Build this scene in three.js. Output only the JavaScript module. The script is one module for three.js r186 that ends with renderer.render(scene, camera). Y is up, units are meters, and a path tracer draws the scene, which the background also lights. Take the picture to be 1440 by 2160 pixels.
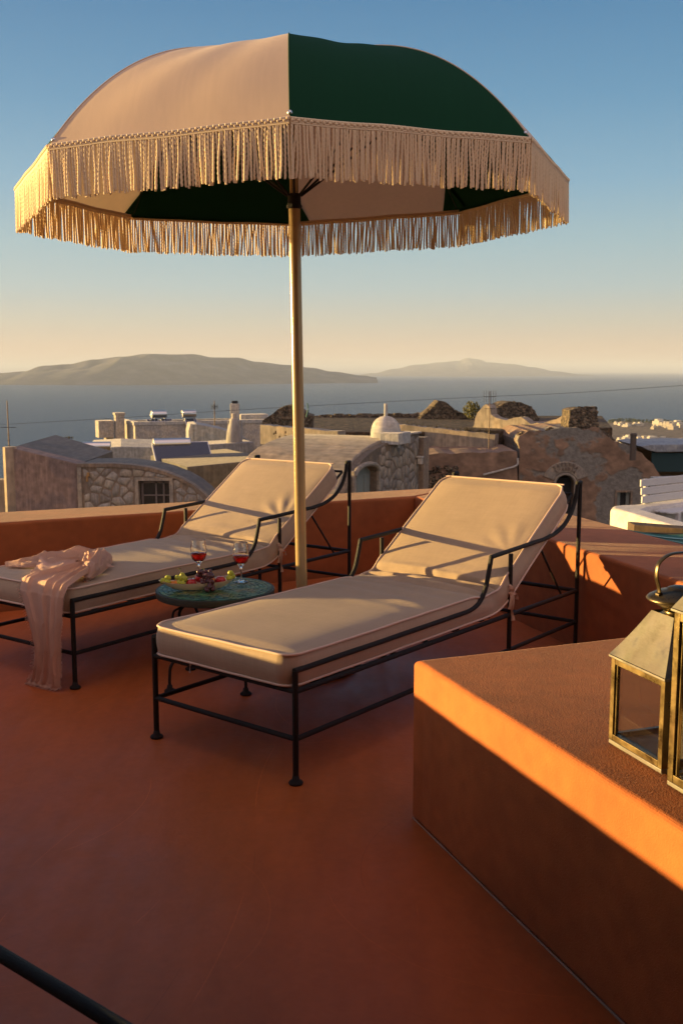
import * as THREE from 'three';
import { mergeGeometries, mergeVertices, toCreasedNormals } from 'three/addons/utils/BufferGeometryUtils.js';
import { RoundedBoxGeometry } from 'three/addons/geometries/RoundedBoxGeometry.js';
import { ConvexGeometry } from 'three/addons/geometries/ConvexGeometry.js';
import { FontLoader } from 'three/addons/loaders/FontLoader.js';
import { TextGeometry } from 'three/addons/geometries/TextGeometry.js';

// ---------------------------------------------------------------- camera, sky, sun, exposure
const scene = new THREE.Scene();
const camera = new THREE.PerspectiveCamera(53.34, 2 / 3, 0.1, 90000);
camera.position.set(0, 1.35, 0);
camera.rotation.x = -0.13727;
camera.focus = 3.6; camera.userData.fStop = 11;
const renderer = new THREE.WebGLRenderer({ antialias: true });
renderer.toneMapping = THREE.LinearToneMapping;
renderer.toneMappingExposure = 3.7;
renderer.shadowMap.enabled = true;

const rad = (d) => d * Math.PI / 180, clamp = (x, a = 0, b = 1) => Math.min(b, Math.max(a, x)), lerp = (a, b, t) => a + (b - a) * t;
const smooth = (a, b, x) => { const t = clamp((x - a) / (b - a)); return t * t * (3 - 2 * t); };
const SUN = new THREE.Vector3(-0.965, 0.0395, -0.258).normalize();
function skyColor(d) {                                              // clear evening air: blue overhead, straw and rose near the horizon, warmer towards the sun
  const e = Math.asin(clamp(d.y, -1, 1)) * 180 / Math.PI, g = Math.acos(clamp(d.dot(SUN), -1, 1)) * 180 / Math.PI;
  const stops = [[0, .56, .39, .29], [1.2, .585, .435, .31], [2.6, .485, .465, .385], [4.5, .37, .47, .48], [7, .295, .445, .50], [10, .195, .375, .51], [14, .112, .285, .455], [19, .062, .205, .385], [30, .06, .16, .32], [50, .05, .13, .28], [90, .045, .11, .25]];
  let c = stops[stops.length - 1].slice(1);
  for (let i = 0; i < stops.length - 1; i++) if (e < stops[i + 1][0]) { const t = clamp((e - stops[i][0]) / (stops[i + 1][0] - stops[i][0])); c = [1, 2, 3].map((k) => lerp(stops[i][k], stops[i + 1][k], t)); break; }
  const lift = Math.max(0, d.x * .05 + d.y * .80 + d.z * .60) ** 3.2, fillGlow = [1.12, .67, .42];     // broad warm fill lobe added to the sky, high behind the camera
  c = c.map((x, k) => (x + fillGlow[k] * lift * smooth(-.9, .1, d.z + .35 * d.y)) * .295);
  const low = Math.exp(-Math.max(0, e) / 9), wide = Math.exp(-g / 34), near = Math.exp(-((g / 15) ** 2));
  return [c[0] + low * (.20 * wide + .5 * near) + .03 * wide, c[1] + low * (.135 * wide + .33 * near) + .026 * wide, c[2] + low * (.07 * wide + .15 * near) + .018 * wide];
}
{
  const w = 1024, h = 512, data = new Float32Array(w * h * 4), d = new THREE.Vector3();
  for (let j = 0; j < h; j++) for (let i = 0; i < w; i++) {
    const th = ((i + .5) / w - .5) * 2 * Math.PI, ph = ((j + .5) / h - .5) * Math.PI;
    d.set(Math.cos(ph) * Math.cos(th), Math.sin(Math.max(0, ph)), Math.cos(ph) * Math.sin(th)).normalize();
    const c = skyColor(d), k = (j * w + i) * 4;
    data[k] = c[0]; data[k + 1] = c[1]; data[k + 2] = c[2]; data[k + 3] = 1;
  }
  const t = new THREE.DataTexture(data, w, h, THREE.RGBAFormat, THREE.FloatType);
  t.mapping = THREE.EquirectangularReflectionMapping; t.magFilter = t.minFilter = THREE.LinearFilter; t.needsUpdate = true;
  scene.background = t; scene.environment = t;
}
const sun = new THREE.DirectionalLight(new THREE.Color().setRGB(1, .67, .24), 5.0);
sun.position.copy(SUN).multiplyScalar(60); sun.castShadow = true; sun.shadow.radius = 1; sun.shadow.mapSize.set(4096, 4096);
Object.assign(sun.shadow.camera, { left: -14, right: 14, top: 10, bottom: -10, near: 1, far: 140 });
scene.add(sun);
scene.fog = new THREE.FogExp2(new THREE.Color().setRGB(.66, .77, 1.0), 5.5e-5);

// ---------------------------------------------------------------- helpers
function rng(seed) { let a = seed >>> 0; return () => { a |= 0; a = a + 0x6D2B79F5 | 0; let t = Math.imul(a ^ a >>> 15, 1 | a); t = t + Math.imul(t ^ t >>> 7, 61 | t) ^ t; return ((t ^ t >>> 14) >>> 0) / 4294967296; }; }
const lattice = (() => { const r = rng(7), a = new Float32Array(65536); for (let i = 0; i < 65536; i++) a[i] = r(); return a; })();
function vnoise(x, y, p) {                                          // value noise in 0..1 that repeats every p cells
  const xi = Math.floor(x), yi = Math.floor(y), fx = x - xi, fy = y - yi, sx = fx * fx * (3 - 2 * fx), sy = fy * fy * (3 - 2 * fy);
  const at = (i, j) => lattice[((((j % p) + p) % p) * 251 + (((i % p) + p) % p) * 17 + p * 911) & 65535];
  return lerp(lerp(at(xi, yi), at(xi + 1, yi), sx), lerp(at(xi, yi + 1), at(xi + 1, yi + 1), sx), sy);
}
function fbm(u, v, p, oct = 4, gain = .5) { let s = 0, a = 1, t = 0; for (let o = 0; o < oct; o++) { s += a * vnoise(u * p, v * p, p); t += a; a *= gain; p *= 2; } return s / t; }
function n3(x, y, z = 0) { return fbm(x / 64 + z * .37, y / 64 + z * .71, 64, 3) - .5; }   // loose noise for shapes
function tex(n, fn, srgb = false, m = n) {
  const d = new Uint8Array(n * m * 4);
  for (let j = 0; j < m; j++) for (let i = 0; i < n; i++) {
    const c = fn(i / n, j / m, i, j), k = (j * n + i) * 4;
    if (typeof c === 'number') d[k] = d[k + 1] = d[k + 2] = clamp(c) * 255; else { d[k] = clamp(c[0]) * 255; d[k + 1] = clamp(c[1]) * 255; d[k + 2] = clamp(c[2]) * 255; }
    d[k + 3] = 255;
  }
  const t = new THREE.DataTexture(d, n, m); t.wrapS = t.wrapT = THREE.RepeatWrapping; t.magFilter = t.minFilter = THREE.LinearFilter;
  if (srgb) t.colorSpace = THREE.SRGBColorSpace; t.needsUpdate = true; return t;
}
const rep = (t, x, y = x) => { const c = t.clone(); c.repeat.set(1 / x, 1 / y); c.needsUpdate = true; return c; };
const lin = (r, g, b) => new THREE.Color().setRGB(r, g, b);
function std(o) { return new THREE.MeshStandardMaterial(o); }
function phys(o) { return new THREE.MeshPhysicalMaterial(o); }

const taken = {};
function numbered(name) { const n = taken[name] = (taken[name] ?? -1) + 1; return n ? name + '_' + String(n).padStart(3, '0') : name; }
const live = (m) => { m.castShadow = m.receiveShadow = true; return m; };
function part(name, g, mat, parent) { const m = live(new THREE.Mesh(Array.isArray(g) ? merge(g) : g, mat)); m.name = name; parent.add(m); return m; }
function thing(name, label, category, pos = [0, 0, 0], turn = 0, group) {
  const o = new THREE.Group(); o.name = numbered(name); o.position.set(...pos); o.rotation.y = turn;
  o.userData = { label, category }; if (group) o.userData.group = group; scene.add(o); return o;
}
function solo(name, g, mat, label, category, group, pos) {          // a thing that is one mesh
  const m = live(new THREE.Mesh(Array.isArray(g) ? merge(g) : g, mat)); m.name = numbered(name); m.userData = { label, category };
  if (group) m.userData.group = group; if (pos) m.position.set(...pos); scene.add(m); return m;
}
function ground(name, g, mat) { const m = live(new THREE.Mesh(g, mat)); m.name = name; m.userData.kind = 'structure'; scene.add(m); return m; }
function twin(root, label, pos, turn) { const c = root.clone(); c.name = numbered(root.name.replace(/_\d{3}$/, '')); c.userData = { ...root.userData, label }; if (pos) c.position.set(...pos); if (turn !== undefined) c.rotation.y = turn; scene.add(c); return c; }
function merge(list) {
  const a = list.map((g) => { const h = g.index ? g.toNonIndexed() : g.clone(); for (const k of Object.keys(h.attributes)) if (!['position', 'normal', 'uv', 'color'].includes(k)) h.deleteAttribute(k); if (!h.attributes.uv) h.setAttribute('uv', new THREE.BufferAttribute(new Float32Array(h.attributes.position.count * 2), 2)); return h; });
  return mergeGeometries(a, false);
}
function meters(g) {                                                // uv in metres from the plane each face lies nearest to
  const h = g.index ? g.toNonIndexed() : g, p = h.attributes.position, uv = new Float32Array(p.count * 2), a = new THREE.Vector3(), b = new THREE.Vector3(), c = new THREE.Vector3(), n = new THREE.Vector3();
  for (let i = 0; i < p.count; i += 3) {
    a.fromBufferAttribute(p, i); b.fromBufferAttribute(p, i + 1); c.fromBufferAttribute(p, i + 2);
    n.subVectors(b, a).cross(c.clone().sub(a)); const x = Math.abs(n.x), y = Math.abs(n.y), z = Math.abs(n.z);
    [a, b, c].forEach((q, k) => { const o = (i + k) * 2; if (y >= x && y >= z) { uv[o] = q.x; uv[o + 1] = q.z; } else if (x >= z) { uv[o] = q.z; uv[o + 1] = q.y; } else { uv[o] = q.x; uv[o + 1] = q.y; } });
  }
  h.setAttribute('uv', new THREE.BufferAttribute(uv, 2)); return h;
}
function box(w, h, d, x = 0, y = 0, z = 0, r = 0) { const g = r ? new RoundedBoxGeometry(w, h, d, 2, Math.min(r, w / 2.01, h / 2.01, d / 2.01)) : new THREE.BoxGeometry(w, h, d); g.translate(x, y, z); return meters(g); }
const V = (a) => new THREE.Vector3(...a);
function rod(a, b, r, sides = 8, r2 = r) {                          // a round bar between two points
  const A = V(a), B = V(b), g = new THREE.CylinderGeometry(r2, r, A.distanceTo(B), sides, 1);
  g.applyQuaternion(new THREE.Quaternion().setFromUnitVectors(new THREE.Vector3(0, 1, 0), B.clone().sub(A).normalize())); g.translate(...A.add(B).multiplyScalar(.5).toArray()); return g;
}
function tube(pts, r, n = 40, sides = 8, closed = false, tension = .5) { return new THREE.TubeGeometry(new THREE.CatmullRomCurve3(pts.map(V), closed, 'catmullrom', tension), n, r, sides, closed); }
function plan(poly, y0, y1, bevel = .01) {                          // a solid over a plan polygon of [x, z]
  const s = new THREE.Shape(poly.map(([x, z]) => new THREE.Vector2(x, -z)));
  const g = new THREE.ExtrudeGeometry(s, { depth: y1 - y0 - (bevel ? 2 * bevel : 0), bevelEnabled: bevel > 0, bevelThickness: bevel, bevelSize: bevel, bevelOffset: -bevel, bevelSegments: 3, steps: 1 });
  g.rotateX(-Math.PI / 2); g.translate(0, y0 + bevel, 0); return meters(g);
}
function face(pts, thick, bevel = 0, holes = []) {                  // an upright slab: outline [x, y] seen from +z, front at z = 0, thickness behind it
  const s = new THREE.Shape(pts.map((p) => new THREE.Vector2(...p)));
  for (const h of holes) s.holes.push(new THREE.Path(h.map((p) => new THREE.Vector2(...p))));
  const g = new THREE.ExtrudeGeometry(s, { depth: thick - 2 * bevel, bevelEnabled: bevel > 0, bevelThickness: bevel, bevelSize: bevel, bevelOffset: -bevel, bevelSegments: 2 });
  g.translate(0, 0, -thick + bevel); return meters(g);
}
function wavy(poly, step, amp, seed) {                              // hand-laid edges: a straight plan outline made slightly uneven
  const r = rng(seed), out = []; poly.forEach((a, i) => { const b = poly[(i + 1) % poly.length], L = Math.hypot(b[0] - a[0], b[1] - a[1]), n = Math.max(1, Math.round(L / step)), nx = (b[1] - a[1]) / L, nz = -(b[0] - a[0]) / L; for (let k = 0; k < n; k++) { const t = k / n, o = k ? amp * (1.6 * n3(t * L * 2.2, seed * 7.3, i) + .6 * (r() - .5)) : 0; out.push([lerp(a[0], b[0], t) + nx * o, lerp(a[1], b[1], t) + nz * o]); } }); return out;
}
function lathe(pts, n = 48) { return new THREE.LatheGeometry(pts.map((p) => new THREE.Vector2(...p)), n); }
function grid(nu, nv, fn, closeU = false) {                         // a surface from fn(u, v) -> [x, y, z]
  const pos = [], uv = [], idx = [];
  for (let j = 0; j <= nv; j++) for (let i = 0; i <= nu; i++) { pos.push(...fn(i / nu, j / nv)); uv.push(i / nu, j / nv); }
  for (let j = 0; j < nv; j++) for (let i = 0; i < nu; i++) { const a = j * (nu + 1) + i, b = a + 1, c = a + nu + 1, d = c + 1; idx.push(a, b, d, a, d, c); }
  const g = new THREE.BufferGeometry(); g.setAttribute('position', new THREE.Float32BufferAttribute(pos, 3)); g.setAttribute('uv', new THREE.Float32BufferAttribute(uv, 2)); g.setIndex(idx); g.computeVertexNormals(); return g;
}
function dent(g, amp, freq, seed = 0, axis) {                       // uneven surfaces: pushes welded vertices about by smooth noise
  const p = g.attributes.position;
  for (let i = 0; i < p.count; i++) {
    const x = p.getX(i), y = p.getY(i), z = p.getZ(i), f = freq;
    if (!axis || axis.includes('x')) p.setX(i, x + amp * 2 * n3(y * f + 11, z * f + x * f * .4, seed + 1));
    if (!axis || axis.includes('y')) p.setY(i, y + amp * 2 * n3(x * f + 31, z * f, seed + 2));
    if (!axis || axis.includes('z')) p.setZ(i, z + amp * 2 * n3(x * f + 51, y * f, seed + 3));
  }
  g.computeVertexNormals(); return g;
}
function cut(poly, nx, ny, c) {                                     // keeps the part of a convex polygon where nx x + ny y < c
  const out = [];
  for (let i = 0; i < poly.length; i++) {
    const a = poly[i], b = poly[(i + 1) % poly.length], da = nx * a[0] + ny * a[1] - c, db = nx * b[0] + ny * b[1] - c;
    if (da <= 0) out.push(a);
    if (da * db < 0) { const t = da / (da - db); out.push([lerp(a[0], b[0], t), lerp(a[1], b[1], t)]); }
  }
  return out;
}
function stones(x0, x1, y0, y1, size, seed, keep, gap = .035) {     // uneven field stones: shrunken cells round scattered seeds
  const r = rng(seed), seeds = [], out = [];
  for (let y = y0 - size / 2; y < y1 + size; y += size * .82) for (let x = x0 - size / 2, k = Math.round(y / size) % 2; x < x1 + size; x += size) seeds.push([x + (r() - .5) * size * .95 + k * size / 2, y + (r() - .5) * size * .85]);
  for (const s of seeds) {
    if (s[0] < x0 || s[0] > x1 || s[1] < y0 || s[1] > y1) continue;
    let poly = [[s[0] - size * 2, s[1] - size * 2], [s[0] + size * 2, s[1] - size * 2], [s[0] + size * 2, s[1] + size * 2], [s[0] - size * 2, s[1] + size * 2]];
    for (const q of seeds) { if (q === s) continue; const dx = q[0] - s[0], dy = q[1] - s[1], L = Math.hypot(dx, dy); if (L > size * 3) continue; poly = cut(poly, dx / L, dy / L, (dx * (s[0] + q[0]) / 2 + dy * (s[1] + q[1]) / 2) / L - gap * (.6 + r() * .7)); }
    poly = cut(cut(cut(cut(poly, -1, 0, -x0 - .02), 1, 0, x1 - .02), 0, -1, -y0 - .02), 0, 1, y1 - .02);
    if (poly.length < 3) continue;
    const cx = poly.reduce((t, p) => t + p[0], 0) / poly.length, cy = poly.reduce((t, p) => t + p[1], 0) / poly.length;
    if (keep) { poly = keep(poly, cx, cy); if (!poly || poly.length < 3) continue; }
    // round the corners a little
    const rp = []; poly.forEach((p, i) => { const a = poly[(i + poly.length - 1) % poly.length], b = poly[(i + 1) % poly.length]; rp.push([lerp(p[0], a[0], .14), lerp(p[1], a[1], .14)], [lerp(p[0], b[0], .14), lerp(p[1], b[1], .14)]); });
    out.push({ poly: rp, c: [cx, cy] });
  }
  return out;
}
function stoneGeo(poly, c, lift) {                                  // low cushion over an outline, rising from z = 0
  const pos = [], n = poly.length, rim = poly.map(([x, y]) => [x, y, -.01]), mid = poly.map(([x, y]) => [lerp(x, c[0], .10), lerp(y, c[1], .10), lift]);
  for (let i = 0; i < n; i++) { const j = (i + 1) % n; pos.push(...rim[i], ...rim[j], ...mid[j], ...rim[i], ...mid[j], ...mid[i], ...mid[i], ...mid[j], c[0], c[1], lift * 1.2); }
  const g = new THREE.BufferGeometry(); g.setAttribute('position', new THREE.Float32BufferAttribute(pos, 3)); g.computeVertexNormals(); return meters(toCreasedNormals(g, 1.2));
}

// ---------------------------------------------------------------- textures and materials
const T = {};
T.grain = tex(1024, (u, v) => .55 * fbm(u, v, 128, 3, .7) + .3 * vnoise(u * 340, v * 340, 340) + .18 * fbm(u + .3, v, 9, 4));
T.mottle = tex(512, (u, v) => { const m = .86 + .28 * (fbm(u, v, 5, 5, .55) - .5) + .10 * (fbm(u, v + .4, 60, 2) - .5); return [m * 1.01, m, m * .99]; }, true);
const scuffs = (() => { const a = new Float32Array(2048 * 2048), r = rng(404); for (let i = 0; i < 150; i++) { let x = r() * 2048, y = r() * 2048, t = r() * 6.28, dt = (r() - .5) * .01, n = 30 + r() * r() * 420, s = (.25 + r() * .75) * (r() < .7 ? 1 : -.7); for (let k = 0; k < n; k++) { x += Math.cos(t); y += Math.sin(t); t += dt; const f = s * Math.min(1, k / 20, (n - k) / 30); a[(Math.floor(y) & 2047) * 2048 + (Math.floor(x) & 2047)] = f; } } return a; })();
T.floor = tex(2048, (u, v, i, j) => {
  const a = fbm(u, v, 4, 5, .55) - .5, b = fbm(u * 3, v * .6, 24, 3) - .5, c = fbm(u, v, 200, 2) - .5, m = .82 + .17 * a + .08 * b + .05 * c + .15 * scuffs[j * 2048 + i];
  return [m * 1.03, m * (1 - .12 * a), m * (.98 - .1 * a)];
}, true);
T.floorRough = tex(1024, (u, v) => .52 + .35 * (fbm(u, v, 7, 5, .6) - .5) + .12 * (fbm(u, v * .3, 90, 2) - .5));
T.floorBump = tex(1024, (u, v) => .6 * fbm(u, v, 9, 4) + .3 * fbm(u, v * .5, 60, 3) + .1 * fbm(u, v, 256, 1));
T.weave = tex(512, (u, v, i, j) => { const a = Math.sin(u * 2 * Math.PI * 128), b = Math.sin(v * 2 * Math.PI * 128); return .5 + .22 * (((Math.floor(u * 128) + Math.floor(v * 128)) % 2 ? a : b)) + .25 * (fbm(u * 1, v * 3, 40, 2) - .5) + .2 * (fbm(u * 3, v, 50, 2) - .5); });
T.slub = tex(512, (u, v) => { const m = .92 + .05 * (fbm(u * .25, v * 4, 64, 3) - .5) + .05 * (fbm(u * 4, v * .25, 64, 3) - .5) + .06 * (fbm(u, v, 6, 4) - .5); return [m, m, m]; }, true);
T.canvas = tex(512, (u, v) => { const m = .94 + .06 * (fbm(u, v, 6, 5) - .5) + .03 * (fbm(u, v, 128, 2) - .5); return [m, m, m]; }, true);
T.gauze = tex(512, (u, v) => .5 + .3 * Math.sin(u * 2 * Math.PI * 90 + 3 * fbm(u, v, 12, 2)) * .6 + .4 * (fbm(u * 2, v * .4, 60, 3) - .5) + .3 * (fbm(u, v, 20, 3) - .5));
T.iron = tex(256, (u, v) => fbm(u, v, 16, 4, .6));
T.old = tex(1024, (u, v) => {                                       // old limewash and render: patches, runs and stains
  const a = fbm(u, v, 4, 6, .58), s = fbm(u * 3, v * .35, 30, 3), d = smooth(.52, .62, a), m = .80 + .25 * (fbm(u, v, 40, 4) - .5) + .22 * (s - .5);
  return [m * lerp(1.0, .88, d), m * lerp(.97, .88, d), m * lerp(.925, .88, d)];
}, true);
T.peel = tex(1024, (u, v) => {                                      // ochre render fallen off in places to grey mortar
  const a = fbm(u + .13, v + .2, 3, 6, .55), d = smooth(.575, .605, a), m = .85 + .5 * (fbm(u, v, 30, 4, .6) - .5), q = .78 + .34 * (fbm(u, v, 70, 4, .7) - .5);
  return [lerp(.60 * m, .60 * q, d), lerp(.485 * m, .575 * q, d), lerp(.40 * m, .54 * q, d)];
}, true);
T.peelBump = tex(1024, (u, v) => { const a = fbm(u + .13, v + .2, 3, 6, .55), d = smooth(.575, .605, a); return lerp(.75 + .12 * (fbm(u, v, 60, 3) - .5), .35 + .5 * (fbm(u, v, 70, 4, .7) - .5), d); });
T.rubble = tex(1024, (u, v) => { const m = .5 + .75 * (fbm(u, v, 34, 4, .62) - .5), w = fbm(u, v, 90, 3) - .5; return [m * (1 + .25 * w), m * .93, m * (.82 - .2 * w)]; }, true);
T.rubbleBump = tex(1024, (u, v) => { const a = Math.abs(fbm(u, v, 26, 3, .55) - .5) * 5; return clamp(a) * .8 + .2 * fbm(u, v, 100, 3); });
T.brass = tex(512, (u, v) => { const m = .86 + .16 * (fbm(u, v, 6, 5, .6) - .5) + .05 * (fbm(u * .3, v * 5, 90, 2) - .5); return [m, m * (.98 + .06 * (fbm(u, v, 9, 3) - .5)), m * .96]; }, true);
T.brassRough = tex(512, (u, v) => .33 + .35 * (fbm(u, v, 10, 5, .6) - .5) + .08 * (fbm(u * .4, v * 4, 100, 2) - .5));
T.sea = tex(1024, (u, v) => { let s = 0; s += fbm(u * 1, v * 2, 16, 5, .62); s += .5 * Math.abs(fbm(u, v * 3, 22, 4, .6) - .5); return s * .8; });
T.hill = tex(512, (u, v) => { const m = .75 + .8 * (fbm(u, v, 8, 6, .6) - .5); return [m, m * .95, m * .86]; }, true);
T.plank = tex(512, (u, v) => .9 + .12 * (fbm(u * .3, v * 6, 40, 3) - .5), true);

const stucco = (c, o = {}) => phys({ sheen: .3, sheenColor: lin(1, .92, .88), sheenRoughness: .45, color: c, roughness: .92, map: rep(T.mottle, 2.3), bumpMap: rep(T.grain, .52), bumpScale: .0013, ...o });
const M = {
  wall: stucco(lin(.50, .150, .045)), seat: stucco(lin(.62, .178, .042), { bumpScale: .0013 }),
  floor: std({ color: lin(.68, .182, .042), roughness: 1, map: rep(T.floor, 4.1), roughnessMap: rep(T.floorRough, 2.7), bumpMap: rep(T.floorBump, 1.9), bumpScale: .0022 }),
  iron: std({ color: lin(.012, .009, .007), roughness: .62, metalness: .15, bumpMap: rep(T.iron, .09), bumpScale: .0012 }),
  fabric: phys({ color: lin(.60, .445, .315), roughness: .95, map: rep(T.slub, .7), bumpMap: rep(T.weave, .16), bumpScale: .0006, sheen: .35, sheenColor: lin(1, .85, .7), sheenRoughness: .6 }),
  piping: std({ color: lin(.74, .55, .44), roughness: .85 }),
  cream: phys({ color: lin(.76, .55, .37), roughness: .85, map: rep(T.canvas, 1.7), bumpMap: rep(T.weave, .2), bumpScale: .0003, transmission: .16, thickness: 0, side: THREE.DoubleSide }),
  green: phys({ color: lin(.004, .046, .019), roughness: .95, specularIntensity: .35, map: rep(T.canvas, 1.7), bumpMap: rep(T.weave, .2), bumpScale: .0003, side: THREE.DoubleSide }),
  cord: phys({ color: lin(.88, .69, .45), roughness: .9, transmission: .12, thickness: 0 }),
  pole: std({ color: lin(.50, .35, .17), roughness: .5, metalness: .12, roughnessMap: rep(T.brassRough, .5, 2) }),
  brass: std({ color: lin(.24, .18, .09), roughness: 1, metalness: 1, map: rep(T.brass, .31), roughnessMap: rep(T.brassRough, .31) }),
  zinc: std({ color: lin(.24, .225, .205), roughness: 1.8, metalness: .75, map: rep(T.brass, .37), roughnessMap: rep(T.brassRough, .43) }),
  oldbrass: std({ color: lin(.16, .125, .075), roughness: 1.1, metalness: .85, map: rep(T.brass, .2), roughnessMap: rep(T.brassRough, .2) }),
  pane: phys({ color: lin(.93, .93, .92), roughness: .04, transmission: 1, thickness: 0, ior: 1.5 }),
  glass: phys({ color: lin(1, 1, 1), roughness: .02, transmission: 1, thickness: .002, ior: 1.5 }),
  wine: phys({ color: lin(.80, .10, .055), roughness: .02, transmission: .9, thickness: .03, ior: 1.34, attenuationColor: lin(.80, .07, .03), attenuationDistance: .022 }),
  gauze: phys({ color: lin(.95, .60, .46), roughness: 1, specularIntensity: .2, bumpMap: rep(T.gauze, .10), bumpScale: .0035, side: THREE.DoubleSide, transmission: .08, thickness: 0, sheen: 0, sheenColor: lin(1, .8, .7), sheenRoughness: .7 }),
  white: stucco(lin(.80, .77, .73), { map: rep(T.old, 3.1) }), offwhite: stucco(lin(.68, .62, .56), { map: rep(T.old, 3.7) }),
  pinkwall: stucco(lin(.40, .29, .26), { map: rep(T.old, 4.3) }), roofgrey: stucco(lin(.19, .18, .175), { map: rep(T.old, 5.1) }), paleroof: stucco(lin(.54, .55, .57), { map: rep(T.old, 4.1) }),
  mortar: stucco(lin(.40, .31, .24), { map: rep(T.old, 2.7), bumpScale: .006 }), vault: stucco(lin(.56, .46, .36), { map: rep(T.old, 6.3) }),
  peel: std({ color: lin(1, 1, 1), roughness: .95, map: rep(T.peel, 9, 7), bumpMap: rep(T.peelBump, 9, 7), bumpScale: .05 }),
  rubble: std({ color: lin(.62, .54, .46), roughness: .95, map: rep(T.rubble, 3.1), bumpMap: rep(T.rubbleBump, 3.1), bumpScale: .09 }),
  earth: std({ color: lin(.30, .235, .18), roughness: 1, map: rep(T.hill, 40), bumpMap: rep(T.rubbleBump, 9), bumpScale: .08 }),
  ruinroof: std({ color: lin(.34, .27, .21), roughness: 1, map: rep(T.rubble, 6.7), bumpMap: rep(T.rubbleBump, 4), bumpScale: .03 }),
  steel: std({ color: lin(.62, .62, .62), roughness: .3, metalness: 1 }), solar: phys({ color: lin(.012, .022, .05), roughness: .12, clearcoat: 1, clearcoatRoughness: .04 }),
  dark: std({ color: lin(.02, .02, .02), roughness: .8 }), doorgreen: std({ color: lin(.26, .28, .25), roughness: .7, map: rep(T.plank, .4) }), frame: std({ color: lin(.52, .45, .38), roughness: .8, map: rep(T.old, 1.7) }),
  plank: std({ color: lin(.74, .72, .70), roughness: .6, map: rep(T.plank, .5) }),
};
const stoneMats = [lin(.55, .50, .45), lin(.50, .45, .40), lin(.60, .55, .49), lin(.47, .41, .36), lin(.57, .52, .47)].map((c) => std({ color: c, roughness: .9, map: rep(T.old, 1.9), bumpMap: rep(T.grain, .8), bumpScale: .006 }));
const stoneMats2 = [lin(.52, .45, .38), lin(.47, .40, .34), lin(.55, .48, .41), lin(.44, .37, .31)].map((c) => std({ color: c, roughness: .9, map: rep(T.old, 1.9), bumpMap: rep(T.grain, .8), bumpScale: .006 }));
// ---------------------------------------------------------------- the terrace: floor, low walls, the rough seat
{
  const g = plan([[-2.45, -5.35], [0.50, -6.93], [1.02, -5.25], [2.9, -4.2], [4.2, 2.6], [-.6, 2.6], [-1.1, -1.5]], -.35, 0, 0);
  ground('floor', g, M.floor);
}
function lowWall(poly, y1, label) {
  const s = new THREE.Shape(wavy(poly, .11, .006, poly.length + 3).map(([x, z]) => new THREE.Vector2(x, -z)));
  const g = new THREE.ExtrudeGeometry(s, { depth: y1 + 4.3 - .036, bevelEnabled: true, bevelThickness: .018, bevelSize: .018, bevelOffset: -.018, bevelSegments: 4 });
  g.rotateX(-Math.PI / 2); g.translate(0, -4.3 + .018, 0);
  return solo('terrace_wall', meters(g), M.wall, label, 'wall');
}
// back wall, right wall (butting against it) and left wall
lowWall([[-2.75, -5.28], [.50, -6.945], [.93, -7.56], [-2.93, -5.76]], .5, 'low terracotta parapet wall behind the left lounger, facing the sea');
lowWall([[.503, -6.94], [1.17, -4.776], [2.55, -.2], [3.1, -.4], [1.74, -4.85], [.935, -7.53]], .5, 'low terracotta wall behind the raised backrest of the front lounger, on the right');
lowWall([[-2.38, -5.47], [-2.75, -5.275], [-3.25, -5.02], [-1.9, -.9], [-.55, 2.6], [.05, 2.6], [-1.18, -1.16]], .475, 'low terracotta wall along the left side of the terrace');
{
  const poly = [[.217, -2.954], [2.35, -3.78], [3.3, -.6], [1.9, .9], [1.02, -.81]];
  const s = new THREE.Shape(wavy(poly, .06, .0045, 5).map(([x, z]) => new THREE.Vector2(x, -z)));
  const g = new THREE.ExtrudeGeometry(s, { depth: .5 - .036, bevelEnabled: true, bevelThickness: .018, bevelSize: .018, bevelOffset: -.018, bevelSegments: 5 });
  g.rotateX(-Math.PI / 2); g.translate(0, -.004 + .018, 0);
  const mb = solo('masonry_bench', meters(g), M.seat, 'wide rough plastered orange ledge with a sunlit edge, brass lanterns on top', 'bench');
  const e0 = [.217, -2.954], e1 = [1.02, -.81], L = Math.hypot(e1[0] - e0[0], e1[1] - e0[1]), n = 40, jn = [];
  const rj = rng(12); for (let i = 0; i < n; i++) { const t0 = i / n, t1 = (i + 1) / n, w0 = .0035 + rj() * .0025, q = (t) => [lerp(e0[0], e1[0], t), lerp(e0[1], e1[1], t)], [ax, az] = q(t0), [bx, bz] = q(t1), b = rod([ax - .937 * .001, .001, az + .35 * .001], [bx - .937 * .001, .001, bz + .35 * .001], w0 * .62, 5); jn.push(b); }
  part('joint', jn, std({ color: lin(.42, .26, .18), roughness: .9 }), mb);
}

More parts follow.
